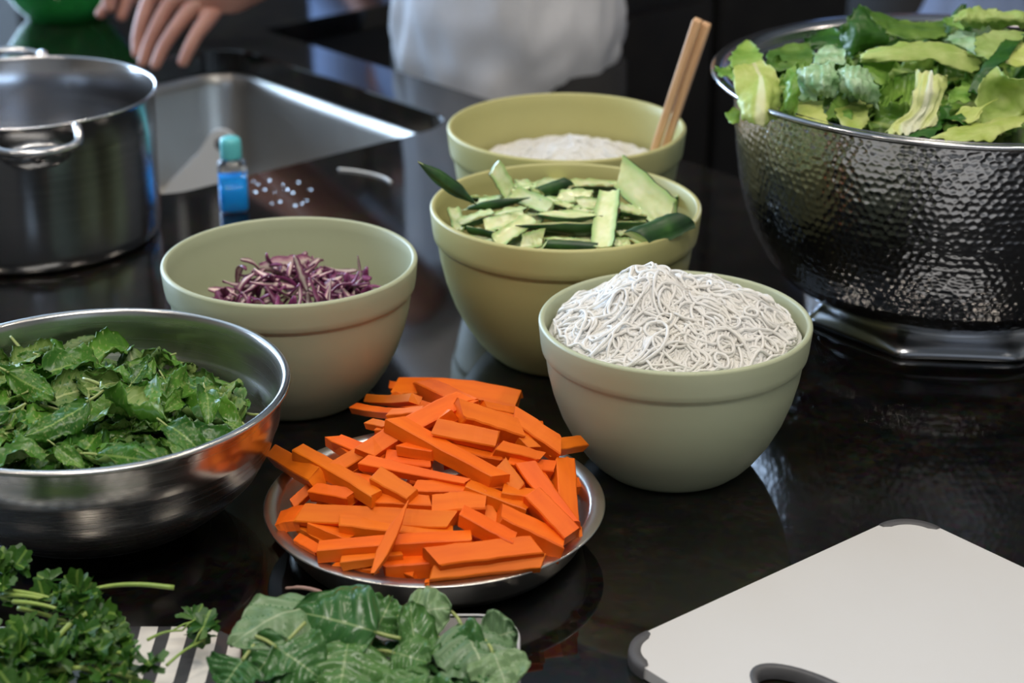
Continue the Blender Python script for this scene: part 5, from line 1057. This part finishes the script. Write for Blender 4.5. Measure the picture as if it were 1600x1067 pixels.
# person at the sink: hands reaching left over the basin
wY = 2.30
bigF = [[aty(236, -8, 2.33), aty(222, 28, 2.31), aty(214, 60, 2.30), aty(214, 92, 2.29)],
        [aty(266, 2, 2.32), aty(246, 38, 2.30), aty(231, 70, 2.29), aty(220, 106, 2.28)],
        [aty(298, 14, 2.31), aty(274, 44, 2.29), aty(254, 74, 2.28), aty(239, 110, 2.27)],
        [aty(326, 28, 2.30), aty(308, 52, 2.28), aty(294, 78, 2.27), aty(282, 105, 2.265)],
        [aty(262, -34, 2.36), aty(232, -22, 2.37), aty(210, -8, 2.36)]]
smallF = [[aty(190, -40, 2.42), aty(178, -8, 2.40), aty(166, 10, 2.39), aty(152, 28, 2.38)],
          [aty(208, -38, 2.42), aty(202, -12, 2.40), aty(196, 10, 2.39), aty(187, 34, 2.38)],
          [aty(224, -40, 2.44), aty(220, -20, 2.45), aty(214, -4, 2.45), aty(205, 6, 2.44)],
          [aty(236, -46, 2.46), aty(234, -28, 2.47), aty(228, -16, 2.47), aty(220, -8, 2.46)],
          [aty(176, -44, 2.40), aty(168, -16, 2.385), aty(172, 22, 2.375)]]
PW = V3(-.007, 2.475, FLOOR)
person('person in a loose white shirt reaching toward the sink', PW, math.radians(-125), M_shirt, M_trouser,
       [[PW+V3(-.05, -.10, 1.36), V3(-.14, 2.30, .27), aty(392, -22, 2.33)], [PW+V3(-.12, .12, 1.36), V3(-.30, 2.62, .27), aty(262, -80, 2.46)]], .74, (.150, .125), [bigF, smallF], .11, 3.)
person('person in a blue shirt standing beyond the worktop, seen as a reflection', V3(-.17, 3.98, FLOOR), math.radians(-90), M_blue, M_trouser, [[V3(-.35, 3.98, .46), V3(-.36, 3.94, .20), V3(-.26, 3.86, .34)], [V3(.01, 3.98, .46), V3(.02, 3.94, .20), V3(-.08, 3.86, .34)]], .84, (.16, .12))
person('person in faded blue clothes behind the lettuce bowl', V3(.69, 2.92, FLOOR), math.radians(-90), M_blue, M_trouser, [[V3(.53, 2.92, .46), V3(.53, 2.90, .20), V3(.62, 2.80, .34)], [V3(.85, 2.92, .46), V3(.85, 2.90, .20), V3(.76, 2.80, .34)]], .60, (.125, .11))
# recessed ceiling lights
M_lamp = mat('lamp lens', (1, .93, .82), .4, 0, Emission_Strength=0.)
for i, (x, y) in enumerate(DOWNLIGHTS):
    t = empty('ceiling_light', (x, y, CEIL)); tag(t, f'round recessed ceiling light, {["left of centre over the sink","over the back bowl","over the front left","over the front right","near the left front","near the right back"][i]}', 'light', 'recessed ceiling lights')
    lathe('trim_ring', [(.07, -.001), (.095, -.001), (.098, -.006), (.09, -.010), (.072, -.004)], M_ceil, 40, t)
fx_ = empty('added_fill_fixture', (.15, .0, CEIL)); tag(fx_, 'long white ceiling housing of the added fill light over the near side of the kitchen', 'light')  # unseen housing built round the added overhead fill
box('housing', (1.32, .36, .06), (0, 0, -.032), M_ceil, fx_, .006)
for s_ in (-1, 1): box('end_cap', (.03, .34, .04), (s_*.645, 0, -.08), M_ceil, fx_, .004)
